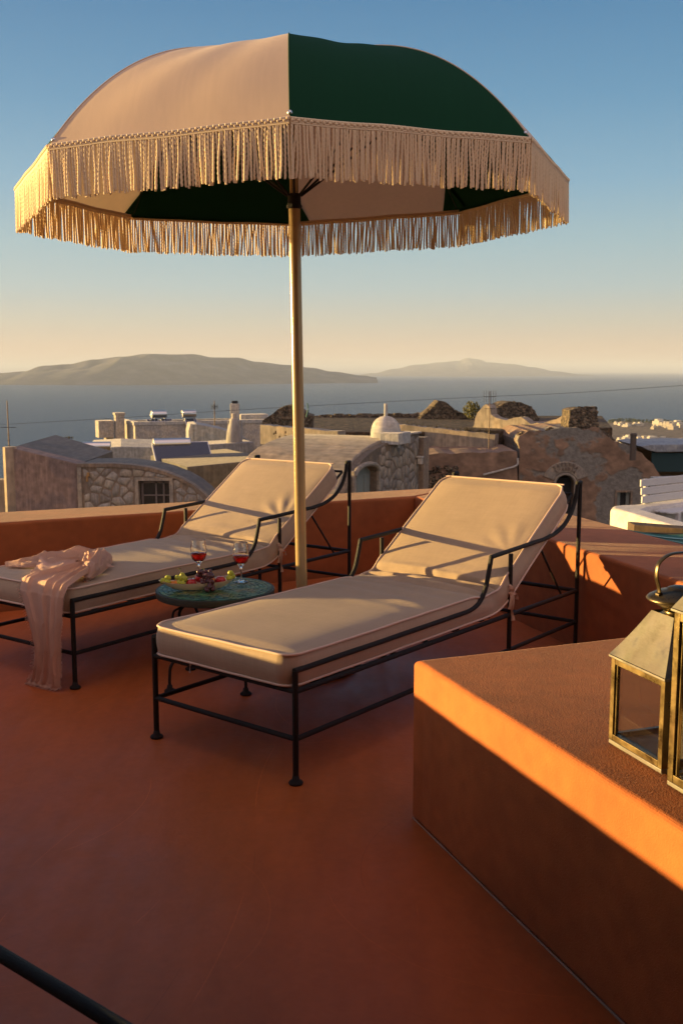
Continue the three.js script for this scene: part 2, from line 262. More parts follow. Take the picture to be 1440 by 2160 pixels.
// ---------------------------------------------------------------- loungers
function bend(x, s, h) {                                            // along the bed: flat, a knee, then the raised back
  const y0 = .326, s0 = 1.23, R = .35, A = .569; let px, py, a;
  if (s <= s0) { px = s; py = y0; a = 0; } else if (s < s0 + R * A) { a = (s - s0) / R; px = s0 + R * Math.sin(a); py = y0 + R * (1 - Math.cos(a)); } else { a = A; const k = s - s0 - R * A; px = s0 + R * Math.sin(A) + k * Math.cos(A); py = y0 + R * (1 - Math.cos(A)) + k * Math.sin(A); }
  return [x, py + h * Math.cos(a), -(px - h * Math.sin(a))];
}
function mattress(seed) {
  const A = .334, L0 = -.014, L1 = 2.085, rc = .055, H = .112, z = seed * 9.7;
  const rows = []; for (let i = 0; i <= 7; i++) rows.push(L0 + rc * (1 - Math.cos(i / 7 * Math.PI / 2)));
  for (let i = 1; i <= 230; i++) rows.push(lerp(L0 + rc, L1 - rc, i / 230)); for (let i = 1; i <= 7; i++) rows.push(L1 - rc + rc * Math.sin(i / 7 * Math.PI / 2));
  const half = (s) => { const d = Math.min(s - L0, L1 - s); return d >= rc ? A : A - rc + Math.sqrt(Math.max(0, rc * rc - (rc - d) ** 2)); };
  const edgeH = (x, s) => H - .006 + .006 * n3(s * 5 + z, x * 9 + 3) - .012 * Math.exp(-(((s - 1.27) / .11) ** 2)) + .006 * Math.sin(s * 31) * Math.exp(-(((s - 1.3) / .16) ** 2));
  const topH = (x, s) => {
    const q = Math.abs(x) / half(s), d = Math.min(s - L0, L1 - s), edge = Math.pow(clamp(1 - q ** 4), .6) * smooth(0, .07, d);
    let h = lerp(edgeH(Math.sign(x) * half(s), s), H - .007 - .012 * Math.exp(-(((s - 1.27) / .11) ** 2)), clamp(edge * 1.6)) + edge * .011 + .006 * edge * n3(x * 3, s * 2.4, seed) * smooth(1.1, 1.5, s);
    const k = Math.exp(-(((s - 1.27) / .12) ** 2)), wob = s + .05 * n3(x * 5 + z, s * 2, 4) + .028 * x * x / .1 * .5;
    h += edge * k * (.015 * Math.sin(wob * 58 + 2.4 * n3(x * 6, s * 3 + z, 5)) + .007 * Math.sin(wob * 104 + x * 5 + 3 * n3(x * 4, 7, seed)));
    h -= edge ** .5 * .024 * Math.exp(-(((wob - 1.355) / .018) ** 2)) * (.55 + .9 * n3(x * 7 + z, 1.3, 6) + .45);
    h += edge * .003 * Math.exp(-(((s - .98) / .2) ** 2)) * Math.sin(wob * 52 + x * 6);
    const px = x - .30, ps = s - 1.56, pr = Math.hypot(px * 1.0, ps);   // puckers that fan out from the tie at the side of the back
    h += edge * (seed > 1 ? .0034 : .0014) * Math.exp(-((pr - .17) ** 2) / .006) * Math.sin(Math.atan2(ps, -px) * 13 + z) * smooth(-.05, .25, x) * smooth(1.42, 1.55, s);
    return h;
  };
  const nu = 60, N = rows.length - 1;
  const top = grid(nu, N, (u, v) => { const s = rows[Math.round(v * N)], c = 1 - 2 * u, x = Math.sign(c) * (1 - (1 - Math.abs(c)) ** 1.15) * half(s); return bend(x, s, topH(x, s)); });
  { const uv = top.attributes.uv; for (let j = 0; j <= N; j++) for (let i = 0; i <= nu; i++) uv.setXY(j * (nu + 1) + i, (1 - 2 * i / nu) * A, rows[j]); }
  const rim = []; for (let j = 0; j <= N; j++) rim.push([half(rows[j]), rows[j]]); for (let j = N; j >= 0; j--) rim.push([-half(rows[j]), rows[j]]);
  for (let i = 1; i < 12; i++) rim.push([lerp(-half(L0), half(L0), i / 12), L0]);
  rim.push(rim[0]);
  const n = rim.length - 1, levels = 8; let run = 0; const dist = rim.map((p, i) => run += i ? Math.hypot(p[0] - rim[i - 1][0], p[1] - rim[i - 1][1]) : 0);
  const side = grid(n, levels, (u, v) => {
    const i = Math.round(u * n) % n, [x, s] = rim[i], a = rim[(i + n - 1) % n], b = rim[(i + 1) % n]; let nx = (b[1] - a[1]), ns = -(b[0] - a[0]); const l = Math.hypot(nx, ns) || 1; nx /= l; ns /= l;
    const bulge = .011 * Math.sin(v * Math.PI) + .004 * n3(dist[i] * 6, v * 2, seed + 2) * Math.sin(v * Math.PI), e = edgeH(x, s), pinch = .010 * Math.exp(-(((s - 1.3) / .05) ** 2)) * Math.sin(v * Math.PI);
    return bend(x + (nx * (bulge - pinch)), s + ns * bulge, lerp(e, 0.002, v));
  });
  { const uv = side.attributes.uv; for (let j = 0; j <= levels; j++) for (let i = 0; i <= n; i++) uv.setXY(j * (n + 1) + i, dist[i], j / levels * H); }
  const bottom = grid(4, 60, (u, v) => { const s = lerp(L0 + .004, L1 - .004, v); return bend((2 * u - 1) * half(s), s, 0.002); });
  const line = (h, step, out) => { const p = []; for (let i = 0; i < n; i += (i > 7 && i < N - 7) || (i > N + 9 && i < 2 * N - 5) ? step : 1) { const [x, s] = rim[i], a = rim[(i + n - 1) % n], b = rim[(i + 1) % n]; let nx = (b[1] - a[1]), ns = -(b[0] - a[0]); const l = Math.hypot(nx, ns) || 1; p.push(bend(x + nx / l * out, s + ns / l * out, h(x, s))); } return p; };
  const pTop = tube(line((x, s) => edgeH(x, s) + .001, 4, .003), .0044, 900, 7, true), pBot = tube(line((x, s) => .005 + .003 * n3(s * 8, x * 7, seed + 5), 4, .005), .0042, 700, 7, true);
  return { body: merge([top, side, bottom]), piping: merge([pTop, pBot]) };
}
function foot(x, z) { const g = lathe([[0, 0], [.023, .001], [.0245, .005], [.022, .010], [.0135, .015], [.0105, .03], [0, .03]], 20); g.translate(x, 0, z); return g; }
function bow(x, y, z) {                                             // a tie knotted round the post, two loops and two tails
  const strip = (pts, w) => { const c = new THREE.CatmullRomCurve3(pts.map(V)); const g = grid(2, 20, (u, v) => { const p = c.getPoint(v), t = c.getTangent(v), s = new THREE.Vector3(0, 0, 1).cross(t).normalize().multiplyScalar((u - .5) * w); return [p.x + s.x + .002 * Math.sin(v * 9), p.y + s.y, p.z + s.z + .003 * Math.cos(u * 3 + v * 6)]; }); return g; };
  const k = new THREE.SphereGeometry(.012, 10, 8); k.scale(.8, 1.1, 1); k.translate(x + .012, y, z + .006);
  const ring = new THREE.TorusGeometry(.0125, .004, 6, 18); ring.rotateX(Math.PI / 2); ring.translate(x, y, z);
  return merge([k, ring, strip([[x + .013, y, z + .006], [x + .024, y + .022, z + .018], [x + .010, y + .036, z + .024], [x + .012, y + .004, z + .010]], .013), strip([[x + .013, y, z + .006], [x + .028, y - .008, z - .014], [x + .022, y - .03, z - .02]], .012),
    strip([[x + .014, y - .004, z + .006], [x + .020, y - .05, z + .012], [x + .016, y - .088, z + .006], [x + .022, y - .118, z + .009]], .016), strip([[x + .012, y - .002, z + .01], [x + .020, y - .03, z + .026], [x + .014, y - .066, z + .030]], .013)]);
}
function makeLounger(label, seed) {
  const t = thing('sun_lounger', label, 'sun lounger', [0, 0, 0], 0, 'iron sun loungers under the parasol');
  const m = mattress(seed), r = .0102, X = .343;
  const body = part('mattress', m.body, M.fabric, t); part('piping', m.piping, M.piping, body);
  part('zip_pull', [box(.008, .012, .004, -.13, .325, .021, .002), rod([-.13, .319, .022], [-.13, .303, .024], .0016), (() => { const g = new THREE.TorusGeometry(.0035, .0012, 6, 12); g.translate(-.13, .299, .024); return g; })()], M.steel, body);
  for (const s of [-1, 1]) {
    const x = s * X;
    part('leg', [rod([x, .012, 0], [x, .385, 0], r), foot(x, 0)], M.iron, t);
    part('leg', [rod([x, .012, -1.40], [x, .575, -1.40], r), foot(x, -1.40)], M.iron, t);
    part('leg', [rod([x, .012, -2.05], [x, .832, -2.05], r * 1.02), foot(x, -2.05)], M.iron, t);
    const arm = [[x, .385, -1.0], [x, .389, -1.08], [x, .408, -1.145], [x, .455, -1.192], [x, .52, -1.217], [x, .584, -1.236]];
    part('armrest', [rod([x, .385, .004], [x, .385, -1.0], r), tube(arm, r, 30), (() => { const g = new THREE.SphereGeometry(r * 1.02, 10, 8); g.translate(x, .584, -1.236); return g; })(), rod([x, .584, -1.236], [x, .600, -1.70], r), tube([[x, .600, -1.70], [x, .612, -1.80], [x, .645, -1.90], [x, .705, -1.975], [x, .775, -2.012], [x, .832, -2.022]], r, 30), rod([x, .828, -2.016], [x, .828, -2.055], r)], M.iron, t);
    part('side_rail', rod([x, .316, 0], [x, .304, -2.05], r), M.iron, t);
    part('stretcher', rod([x, .154, 0], [x, .15, -2.05], r * .92), M.iron, t);
    part('support_strut', rod([x * .93, .545, -1.72], [x * .93, .305, -1.93], .0055), M.iron, t);
    part('back_frame', rod([x * .95, .322, -1.25], [x * .95, .772, -2.0], .007), M.iron, t);
  }
  for (const [y, z] of [[.316, 0], [.154, 0], [.150, -2.05], [.304, -2.05]]) part('cross_rail', rod([-X, y, z], [X, y, z], y < .2 ? r * .92 : r), M.iron, t);
  part('cross_rail', rod([-X * .95, .775, -2.0], [X * .95, .775, -2.0], .007), M.iron, t);
  for (let i = 0; i < 6; i++) part('slat', box(.67, .005, .028, 0, .3195, -.14 - i * .21, .002), M.iron, t);
  for (let i = 0; i < 4; i++) { const b = bend(0, 1.46 + i * .17, -.010), g = box(.65, .005, .028, 0, 0, 0, .002); g.rotateX(.569); g.translate(...b); part('slat', g, M.iron, t); }
  for (const s of [-1, 1]) part('fabric_tie', bow(s * X, .405, -1.40), M.piping, t);
  return t;
}
const frontLounger = makeLounger('iron sun lounger with a bare beige mattress, in front beside the orange ledge', 1);
frontLounger.position.set(-.418, 0, -3.425); frontLounger.rotation.y = rad(-38.7);
const backLounger = makeLounger('iron sun lounger with a pink throw lying over its foot end', 2);
backLounger.position.set(-1.421, 0, -4.432); backLounger.rotation.y = rad(-35.4);

// ---------------------------------------------------------------- the parasol
{
  const R = 1.186, rimY = 2.152, dome = .492, t = thing('fringed_parasol', 'domed parasol of cream and dark green panels with a long cream fringe', 'parasol', [-.176, 0, -4.55]);
  const prof = (q) => dome * (1 - Math.pow(q, 3.05)) - .035 * Math.sin(Math.min(1, q / .2) * Math.PI) * (q < .2 ? 1 : 0);
  const tilt = (p) => { const a = .021, b = .006, y = p[1] - rimY; const x = p[0] * Math.cos(a) - y * Math.sin(a), y1 = p[0] * Math.sin(a) + y * Math.cos(a), z1 = p[2] * Math.cos(b) + y1 * Math.sin(b); return [x - .028, y1 * Math.cos(b) - p[2] * Math.sin(b) + rimY, z1]; };
  const turn = rad(2.0), dir = (k) => { const a = turn + k * Math.PI / 4; return [Math.sin(a), Math.cos(a)]; };
  const on = (k, u, q, lift = 0) => {
    const a = dir(k), b = dir(k + 1), x = lerp(a[0], b[0], u), z = lerp(a[1], b[1], u), slack = 4 * u * (1 - u);
    const w = .006 * n3(x * q * 3 + k, z * q * 3, k) * slack * 2 + .004 * Math.sin(q * 9 + u * 14 + k * 2) * slack * smooth(.2, .6, q) * (1 - q * .6);
    return tilt([x * q * R, rimY + prof(q) - .009 * slack * Math.sin(q * Math.PI) + .006 * slack * smooth(.05, .35, q) * (1 - q) + w + lift + .012 * slack * smooth(.6, .86, q) * (1 - smooth(.9, 1, q)), z * q * R]);
  };
  part('pole', [rod([0, .02, 0], [-.028, 2.08, 0], .0255, 32), rod([-.028, 2.08, 0], [-.034, rimY + dome - .02, 0], .019, 20)], M.pole, t);
  part('base', [lathe([[0, 0], [.24, 0], [.245, .02], [.22, .05], [.06, .06], [.05, .07], [.045, .28], [.03, .285], [0, .285]], 40)], M.iron, t);
  const collar = part('runner', lathe([[.026, 0], [.033, .004], [.034, .014], [.029, .02], [.028, .06], [.026, .064]], 28), M.iron, t); collar.position.set(-.028, 2.045, 0);
  part('cap', grid(32, 8, (u, v) => { const a = u * Math.PI * 2, q = v * .085; return tilt([Math.sin(a) * q, rimY + dome + .012 - 2.2 * q * q - (v > .85 ? .004 : 0), Math.cos(a) * q]); }), M.green, t);
  for (let k = 0; k < 8; k++) {
    const mat = k % 2 ? M.cream : M.green, p = part('panel', grid(28, 40, (u, v) => on(k, u, .02 + .98 * v)), mat, t);
    const uv = p.geometry.attributes.uv, q = p.geometry.attributes.position; for (let i = 0; i < uv.count; i++) uv.setXY(i, q.getX(i), q.getZ(i) + q.getY(i));
    const cream = k % 2 ? M.cream : M.green;
    part('hem', grid(28, 1, (u, v) => { const e = on(k, u, 1, 0); return [e[0] * (1 - .004 * v), e[1] - .012 * v, e[2] * (1 - .004 * v)]; }), cream, p);
    part('seam', tube(Array.from({ length: 16 }, (_, i) => on(k, 0, .06 + .935 * i / 15, .001)), .0026, 60, 6), M.cream, t).material = k % 2 ? M.cream : M.green;
    const rib = Array.from({ length: 14 }, (_, i) => on(k, 0, .03 + .955 * i / 13, -.014));
    part('rib', tube(rib, .006, 40, 6), M.iron, t);
    const mid = on(k, 0, .55, -.02); part('strut', rod([-.028 + .03 * dir(k)[0], 2.10, .03 * dir(k)[1]], mid, .005), M.iron, t);
    const e = on(k, 0, .985, -.004); part('rib_tip', [(() => { const g = new THREE.SphereGeometry(.009, 12, 8); g.translate(...e); return g; })()], M.steel, t);
    // triangular pocket that holds the end of the rib, inside the corner
    part('corner_pocket', grid(8, 4, (u, v) => { const q = 1 - .012 - .085 * v, w = (1 - v) * .085; return u < .5 ? on(k + 7, 1 - w * (1 - 2 * u), q, -.020) : on(k, w * (2 * u - 1), q, -.020); }), M.green, t);
    // fringe: braid along the hem, then twisted cords
    const r = rng(100 + k), edge = (u, dy, out = .004) => { const e0 = on(k, u, 1), n = dir(k + .5); return [e0[0] + n[0] * out, e0[1] + dy, e0[2] + n[1] * out]; };
    const braid = []; for (const dy of [-.002, -.008, -.014, -.019]) braid.push(tube(Array.from({ length: 9 }, (_, i) => edge(i / 8, dy)), .0042, 30, 6));
    for (let i = 0; i < 84; i++) { const g = new THREE.SphereGeometry(.0050, 6, 5); g.scale(1.05, 1.2, .8); g.translate(...edge((i + .5) / 84, i % 2 ? -.004 : -.009, .007)); braid.push(g); }
    part('braid', braid, M.cord, t);
    const cords = [], n = 90, N = 26, S = 6; let sway = 0, group = 0;
    for (let i = 0; i < n; i++) {
      if (group <= 0) { sway = (r() - .5) * .009; group = 2 + r() * 5; } group--;
      const u = (i + .5 + (r() - .5) * .35) / n, top = edge(u, -.017), len = .168 * (1 + (r() - .5) * .07), dx = sway + (r() - .5) * .006, dz = (r() - .5) * .016, ph = r() * 6, rad0 = .0041 * (.9 + r() * .2), curl = (r() - .5) * .006, dd = dir(k + .5), along = [dd[1], -dd[0]];
      cords.push(grid(S, N, (a, v) => {
        const g = a * Math.PI * 2, rr = rad0 * (1 + .20 * Math.sin(v * len / .0105 * Math.PI * 2 + g * 1 + ph)) * (v < .02 ? .6 : 1) * (v > .97 ? .8 : 1), sx = dx * v * v + curl * Math.sin(v * 5 + ph);
        return [top[0] + along[0] * sx + dd[0] * dz * v + Math.cos(-g) * rr, top[1] - v * len, top[2] + along[1] * sx + dd[1] * dz * v + Math.sin(-g) * rr];
      }));
    }
    const f = part('fringe', cords, M.cord, t); f.userData.kind = 'stuff';
  }
}

// ---------------------------------------------------------------- mosaic side table, fruit and wine
const TX = -.545, TZ = -4.33, TY = .42;
{
  const t = thing('mosaic_table', 'small round table with a green mosaic top and curled iron legs', 'table', [TX, 0, TZ]);
  part('top', lathe([[0, TY - .034], [.245, TY - .034], [.254, TY - .03], [.256, TY - .004], [.252, TY - .001], [.246, TY - .003], [0, TY - .003]], 64), std({ color: lin(.05, .06, .045), roughness: .5, map: rep(T.mottle, .3), bumpMap: rep(T.iron, .2), bumpScale: .002 }), t);
  const r = rng(5), tints = [[.03, .12, .065], [.05, .17, .085], [.025, .085, .04], [.10, .17, .06], [.045, .115, .09], [.15, .16, .06]], mats = tints.map((c) => phys({ color: lin(...c), roughness: .42 })), sets = tints.map(() => []);
  for (let ring = 0; ring < 13; ring++) { const r0 = .008 + ring * .0182, r1 = r0 + .0158, n = Math.max(5, Math.round((r0 + r1) * Math.PI / .021)); for (let i = 0; i < n; i++) {
    const a0 = (i + .5 * (ring % 2)) / n * Math.PI * 2 + (r() - .5) * .03, a1 = a0 + Math.PI * 2 / n - .0014 / r1, h = TY - .001 + r() * .0016, tl = (r() - .5) * .0012, q = (ra, a, y) => [ra * Math.cos(a), y, ra * Math.sin(a)];
    const c = [q(r0, a0, h + tl), q(r1, a0, h - tl), q(r1, a1, h + tl), q(r0, a1, h - tl)], b = c.map((p) => [p[0], TY - .004, p[2]]), pos = [];
    const quad = (p0, p1, p2, p3) => pos.push(...p0, ...p1, ...p2, ...p0, ...p2, ...p3);
    quad(c[3], c[2], c[1], c[0]); for (let k = 0; k < 4; k++) { const m = (k + 1) % 4; quad(c[k], c[m], b[m], b[k]); }
    const g = new THREE.BufferGeometry(); g.setAttribute('position', new THREE.Float32BufferAttribute(pos, 3)); g.computeVertexNormals();
    const pick = (Math.sin(a0 * 6) * .5 + .5) * (ring > 4 && ring < 10 ? 1 : .2); sets[Math.floor(clamp(pick * .7 + r() * .55, 0, .999) * 6)].push(g);
  } }
  for (let i = 0; i < 6; i++) if (sets[i].length) part('mosaic', sets[i], mats[i], t).userData.kind = 'stuff';
  for (let k = 0; k < 4; k++) {
    const a = rad(52 + k * 90), c = Math.cos(a), s = Math.sin(a), p = (rr, y) => [c * rr, y, s * rr];
    part('leg', [tube([p(.03, .385), p(.16, .36), p(.175, .30), p(.12, .255), p(.06, .24), p(.05, .21), p(.10, .165), p(.17, .15), p(.222, .115), p(.232, .06), p(.232, .006)], .0066, 70), tube([p(.16, .36), p(.205, .345), p(.207, .305), p(.175, .30)], .005, 24), foot(c * .232, s * .232)], M.iron, t);
  }
  part('collar', lathe([[.05, .372], [.06, .376], [.06, .386], [0, .386]], 24), M.iron, t);
}
{
  // long boat-shaped dish, its ends pointed and lifted
  const px = TX - .07, pz = TZ + .04, turn = rad(12), t = thing('fruit_dish', 'long cream dish with lifted ends, full of fruit, on the mosaic table', 'dish', [px, TY + .0015, pz], turn);
  const W = .165, D = .05, shell = (o) => grid(48, 10, (u, v) => { const a = u * Math.PI * 2, q = lerp(.55, 1, v), c = Math.cos(a), s = Math.sin(a), e = Math.sign(c) * Math.abs(c) ** .85, f = Math.sign(s) * Math.abs(s) ** .75; return [W * q * e * (1 - o), .004 + (.030 + .013 * Math.abs(c) ** 3) * v ** 1.3 + o * .02, -D * q * f * (1 - o * 2)]; });
  const flat = (y, q, up) => { const g = grid(48, 1, (u, v) => { const a = u * Math.PI * 2 * (up ? 1 : -1), c = Math.cos(a), s = Math.sin(a); return [W * q * (1 - v) * Math.sign(c) * Math.abs(c) ** .85, y, -D * q * (1 - v) * Math.sign(s) * Math.abs(s) ** .75]; }); return g; };
  const inner = shell(.05), ii = inner.index.array; for (let i = 0; i < ii.length; i += 3) { const x = ii[i]; ii[i] = ii[i + 1]; ii[i + 1] = x; } inner.computeVertexNormals();
  part('bowl', [shell(0), inner, flat(.004, .55, false), flat(.007, .53, true)], phys({ color: lin(.86, .75, .57), roughness: .3, clearcoat: .3, side: THREE.DoubleSide }), t);
  const place = (x, y, z) => { const c = Math.cos(turn), s = Math.sin(turn); return [px + x * c + z * s, TY + .0015 + y, pz - x * s + z * c]; };
  const ball = (r, seed, sy = 1) => { const g = new THREE.SphereGeometry(r, 20, 16), p = g.attributes.position; for (let i = 0; i < p.count; i++) { const y = p.getY(i) / r, k = 1 - .12 * Math.exp(-((1 - y) * 14)) * 1.4; p.setXYZ(i, p.getX(i) * (1 + .05 * n3(y * 2, p.getX(i) / r * 2, seed)), p.getY(i) * k * sy, p.getZ(i)); } g.computeVertexNormals(); return g; };
  const skin = (c, o = {}) => phys({ color: lin(...c), roughness: .28, clearcoat: .5, clearcoatRoughness: .2, ...o });
  const red = skin([.52, .022, .026]), orange = skin([.85, .27, .03], { roughness: .42, bumpMap: rep(T.grain, .1), bumpScale: .0012 }), lime = phys({ color: lin(.58, .62, .075), roughness: .25, transmission: .12, thickness: .02, ior: 1.35, attenuationColor: lin(.5, .6, .1), attenuationDistance: .02 }), plum = skin([.085, .018, .022], { roughness: .36 });
  const fruit = (name, r, x, y, z, m, label, cat) => { const o = thing(name, label, cat, place(x, y, z), x * 20); part('flesh', ball(r, x * 9, .94), m, o); part('stem', rod([0, r * .78, 0], [.003, r * 1.02, .002], .0012, 6), M.dark, o); };
  fruit('apricot', .0205, -.099, .029, .010, orange, 'orange apricot at the left end of the dish, between green grapes', 'apricot');
  fruit('apricot', .019, .066, .030, -.014, orange, 'orange apricot half hidden behind the bunch of black grapes', 'apricot');
  fruit('plum', .0225, -.028, .031, .008, red, 'red plum on the dish between the green and the black grapes', 'plum');
  fruit('plum', .0205, .008, .046, -.018, red, 'red plum behind the black grapes, highest in the dish', 'plum');
  fruit('plum', .0235, .096, .034, -.002, red, 'large red plum in the dish, right of the black grapes', 'plum');
  const bunch = (name, label, spots, r0, m, seed, stem) => { const o = thing(name, label, 'grapes', place(0, 0, 0), turn), rr = rng(seed); for (const [x, y, z] of spots) { const g = new THREE.SphereGeometry(r0 * (.9 + rr() * .2), 14, 10); g.scale(1, 1.1, 1); g.rotateZ(rr() * 3); const q = part('grape', g, m, o); q.position.set(x, y, z); } if (stem) part('stalk', tube(stem, .0016, 16, 5), std({ color: lin(.22, .20, .07), roughness: .8 }), o); };
  bunch('green_grapes', 'two green grapes at the left tip of the dish', [[-.146, .044, .002], [-.127, .041, .014], [-.126, .054, -.008]], .0125, lime, 2);
  bunch('green_grapes', 'bunch of green grapes with a dry stalk standing up, beside the orange apricot', [[-.080, .036, .016], [-.064, .034, .022], [-.071, .055, .006], [-.056, .053, .010], [-.085, .055, -.006], [-.064, .062, -.012], [-.055, .036, -.006], [-.074, .036, -.014]], .0125, lime, 3, [[-.069, .06, 0], [-.072, .085, .002], [-.082, .098, .004], [-.070, .094, .006]]);
  bunch('green_grapes', 'three green grapes at the right tip of the dish', [[.134, .046, .006], [.150, .052, -.004], [.141, .066, -.002]], .0125, lime, 4);
  const dark = []; const r = rng(77); for (let i = 0; i < 44; i++) { const v = i / 43, sp = .032 * (1 - v * .35); dark.push([.030 + .016 * v + (r() - .5) * 2 * sp, .064 - .06 * smooth(.35, .95, v) + (r() - .5) * .026 + .008 * Math.sin(v * 3), -.01 + .085 * v ** 1.1 + (r() - .5) * .03]); }
  for (const p of dark) p[1] = Math.max(p[1], p[2] < .05 ? .038 : .012);
  bunch('black_grapes', 'bunch of dark grapes hanging over the front of the dish', dark, .0098, plum, 6, [[.03, .07, -.01], [.028, .084, -.016], [.02, .09, -.02]]);
}
function wineGlass(label, pos) {
  const t = thing('wine_glass', label, 'wine glass', pos, 0, 'glasses of rose wine on the mosaic table');
  const out = [[0, 0], [.031, .0005], [.032, .002], [.014, .005], [.0055, .011], [.0038, .022], [.0040, .055], [.0058, .068], [.014, .076], [.029, .092], [.0365, .112], [.0368, .126], [.034, .150], [.0295, .178]], inn = [[.0285, .178], [.0330, .150], [.0357, .126], [.0353, .112], [.0280, .0935], [.013, .0795], [0, .0775]];
  part('bowl', lathe([...out, [.029, .1786], ...inn], 48), M.glass, t);
  part('wine', lathe([[0, .0782], [.0128, .0802], [.0275, .0940], [.0347, .1122], [.0349, .122], [0, .122]], 48), M.wine, t);
  return t;
}
wineGlass('glass of rose wine behind the dish, on the left', [-0.641, 0.423, -4.509]); wineGlass('glass of rose wine at the right end of the fruit dish', [-0.445, 0.423, -4.446]);
for (const o of scene.children) if (o.name.startsWith('wine_glass')) o.position.y = TY + .003;

// ---------------------------------------------------------------- pink throw over the foot of the far lounger
{
  const t = thing('throw', 'pale pink gauze throw with frayed edges, knotted and hanging to the floor', 'throw', [-1.421, 0, -4.432], rad(-35.4));
  const key = (v, arr) => { let i = 0; while (i < arr.length - 2 && v > arr[i + 1][0]) i++; const a = arr[i], b = arr[i + 1], q = smooth(0, 1, clamp((v - a[0]) / (b[0] - a[0]))); return a.slice(1).map((x, k) => lerp(x, b[k + 1], q)); };
  // v: z, y, left edge x, right edge x, height of the folds
  const path = [[0, -.235, .480, .185, .250, .010], [.08, -.175, .470, .160, .265, .016], [.20, -.085, .458, .105, .300, .017], [.30, -.020, .452, .055, .330, .014], [.345, .012, .442, .045, .340, .013], [.39, .034, .405, .055, .338, .013], [.52, .042, .285, .115, .336, .020], [.66, .046, .165, .150, .334, .022], [.80, .050, .075, .145, .330, .022], [.90, .056, .022, .130, .325, .016], [.96, .060, .014, .128, .318, .014], [1, .070, .004, .125, .31, .010]];
  const R9 = [[.06, .05, 1.0, 3.1], [.17, .035, .7, 2.2], [.30, .06, 1.5, 2.7], [.42, .03, .9, 3.6], [.53, .05, 1.3, 1.9], [.66, .035, .8, 3.0], [.76, .06, 1.6, 2.4], [.88, .035, 1.0, 2.9], [.97, .03, .7, 2.1]];
  const sheet = (u, v) => {
    const [z, y, a, b, f] = key(v, path), e = .01, [z2, y2] = key(Math.min(1, v + e), path), [z1, y1] = key(Math.max(0, v - e), path); let ny = z2 - z1, nz = -(y2 - y1); const L = Math.hypot(ny, nz) || 1; ny /= L; nz /= L;
    let fold = -.55; for (let i = 0; i < 9; i++) { const c = R9[i][0] + .07 * Math.sin(v * R9[i][3] + i * 2) + .05 * n3(v * 5, i * 3, 2), wd = R9[i][1] * (1 + .5 * Math.sin(v * 4 + i * 1.7)); fold += R9[i][2] * (.65 + .7 * n3(v * 3.3, i * 5, 6) + .2 * Math.sin(v * 6 + i)) * Math.exp(-(Math.abs((u - c) / wd) ** 1.6)); }
    fold += .35 * n3(u * 14, v * 9, 3) + .12 * Math.sin(u * 70 + v * 9) * n3(u * 5, v * 8, 9) * 3;
    const lift = .006 + f * (1 + fold) * .95 * smooth(-.05, .08, u + .03) * (1 - .5 * smooth(.93, 1, u));
    const x = lerp(a, b, u) + .006 * n3(v * 9, u * 5, 8) + .012 * Math.sin(v * 7) * (u - .5);
    return [x, Math.max(.004 + f * .4 * (1 + fold) * (v > .9 ? 1 : 0), y + ny * lift * (v < .38 ? 1 : .3)), z + nz * lift * (v < .33 ? .3 : 1)];
  };
  const s1 = grid(90, 150, sheet); { const uv = s1.attributes.uv; for (let i = 0; i < uv.count; i++) uv.setXY(i, uv.getX(i) * .3, uv.getY(i) * 1.1); }
  const roll = (pts, radii, nu, nv, sq, seed) => { const c = new THREE.CatmullRomCurve3(pts.map(V)); const g = grid(nu, nv, (u, v) => { const p = c.getPoint(v), tn = c.getTangent(v), sd = new THREE.Vector3(0, 1, 0).cross(tn).normalize(), up = tn.clone().cross(sd).normalize(), a = u * Math.PI * 2, k = v * (radii.length - 1), i = Math.min(radii.length - 2, Math.floor(k)), rr = lerp(radii[i], radii[i + 1], k - i);
    const tw = a * 1 + v * 2.2, q = rr * (1 + .20 * Math.abs(Math.sin(tw * 2 + n3(v * 3, a, seed) * 3)) + .045 * Math.sin(tw * 13 + 2 * n3(v * 4, a * 2, seed)) + .16 * n3(v * 5, a * 3, seed) - .12); const X = Math.cos(a) * q * sq, Y = Math.sin(a) * q; return [p.x + sd.x * X + up.x * Y, p.y + sd.y * X + up.y * Y, p.z + sd.z * X + up.z * Y]; }); const uv = g.attributes.uv; for (let i = 0; i < uv.count; i++) uv.setXY(i, uv.getX(i) * .25, uv.getY(i) * .5); return g; };
  const pleat = (pts, wide, high, seed, nu = 80, nv = 90) => {        // a gathered length of cloth lying on the cushion: a hump with sharp, wandering creases and free edges
    const c = new THREE.CatmullRomCurve3(pts.map(V)), rr = rng(seed), cr = Array.from({ length: 8 }, (_, i) => [(i + .5 + (rr() - .5) * .9) / 8, .03 + rr() * .05, .5 + rr(), rr() * 6]);
    const at = (arr, v) => { const k = v * (arr.length - 1), i = Math.min(arr.length - 2, Math.floor(k)); return lerp(arr[i], arr[i + 1], smooth(0, 1, k - i)); };
    const g = grid(nu, nv, (u, v) => {
      const p = c.getPoint(v), tn = c.getTangent(v), sd = new THREE.Vector3(0, 1, 0).cross(tn).normalize(), w = at(wide, v), h = at(high, v);
      let f = 0; for (const [x, wd, a, ph] of cr) f += a * (.6 + .8 * n3(v * 4, ph * 3, seed)) * Math.exp(-(Math.abs((u - x - .06 * Math.sin(v * 5 + ph)) / wd) ** 1.5));
      const arch = Math.sin(Math.PI * clamp(u, .001, .999)) ** .62, side = -Math.cos(Math.PI * u) * w * (.92 + .25 * n3(v * 7, u * 2, seed + 3));
      const y = .002 + arch * h * (.62 + .26 * f + .5 * n3(u * 5, v * 6, seed + 5)) + .008 * n3(u * 22, v * 20, seed) * arch;
      return [p.x + sd.x * side, p.y + Math.max(.002, y), p.z + sd.z * side];
    });
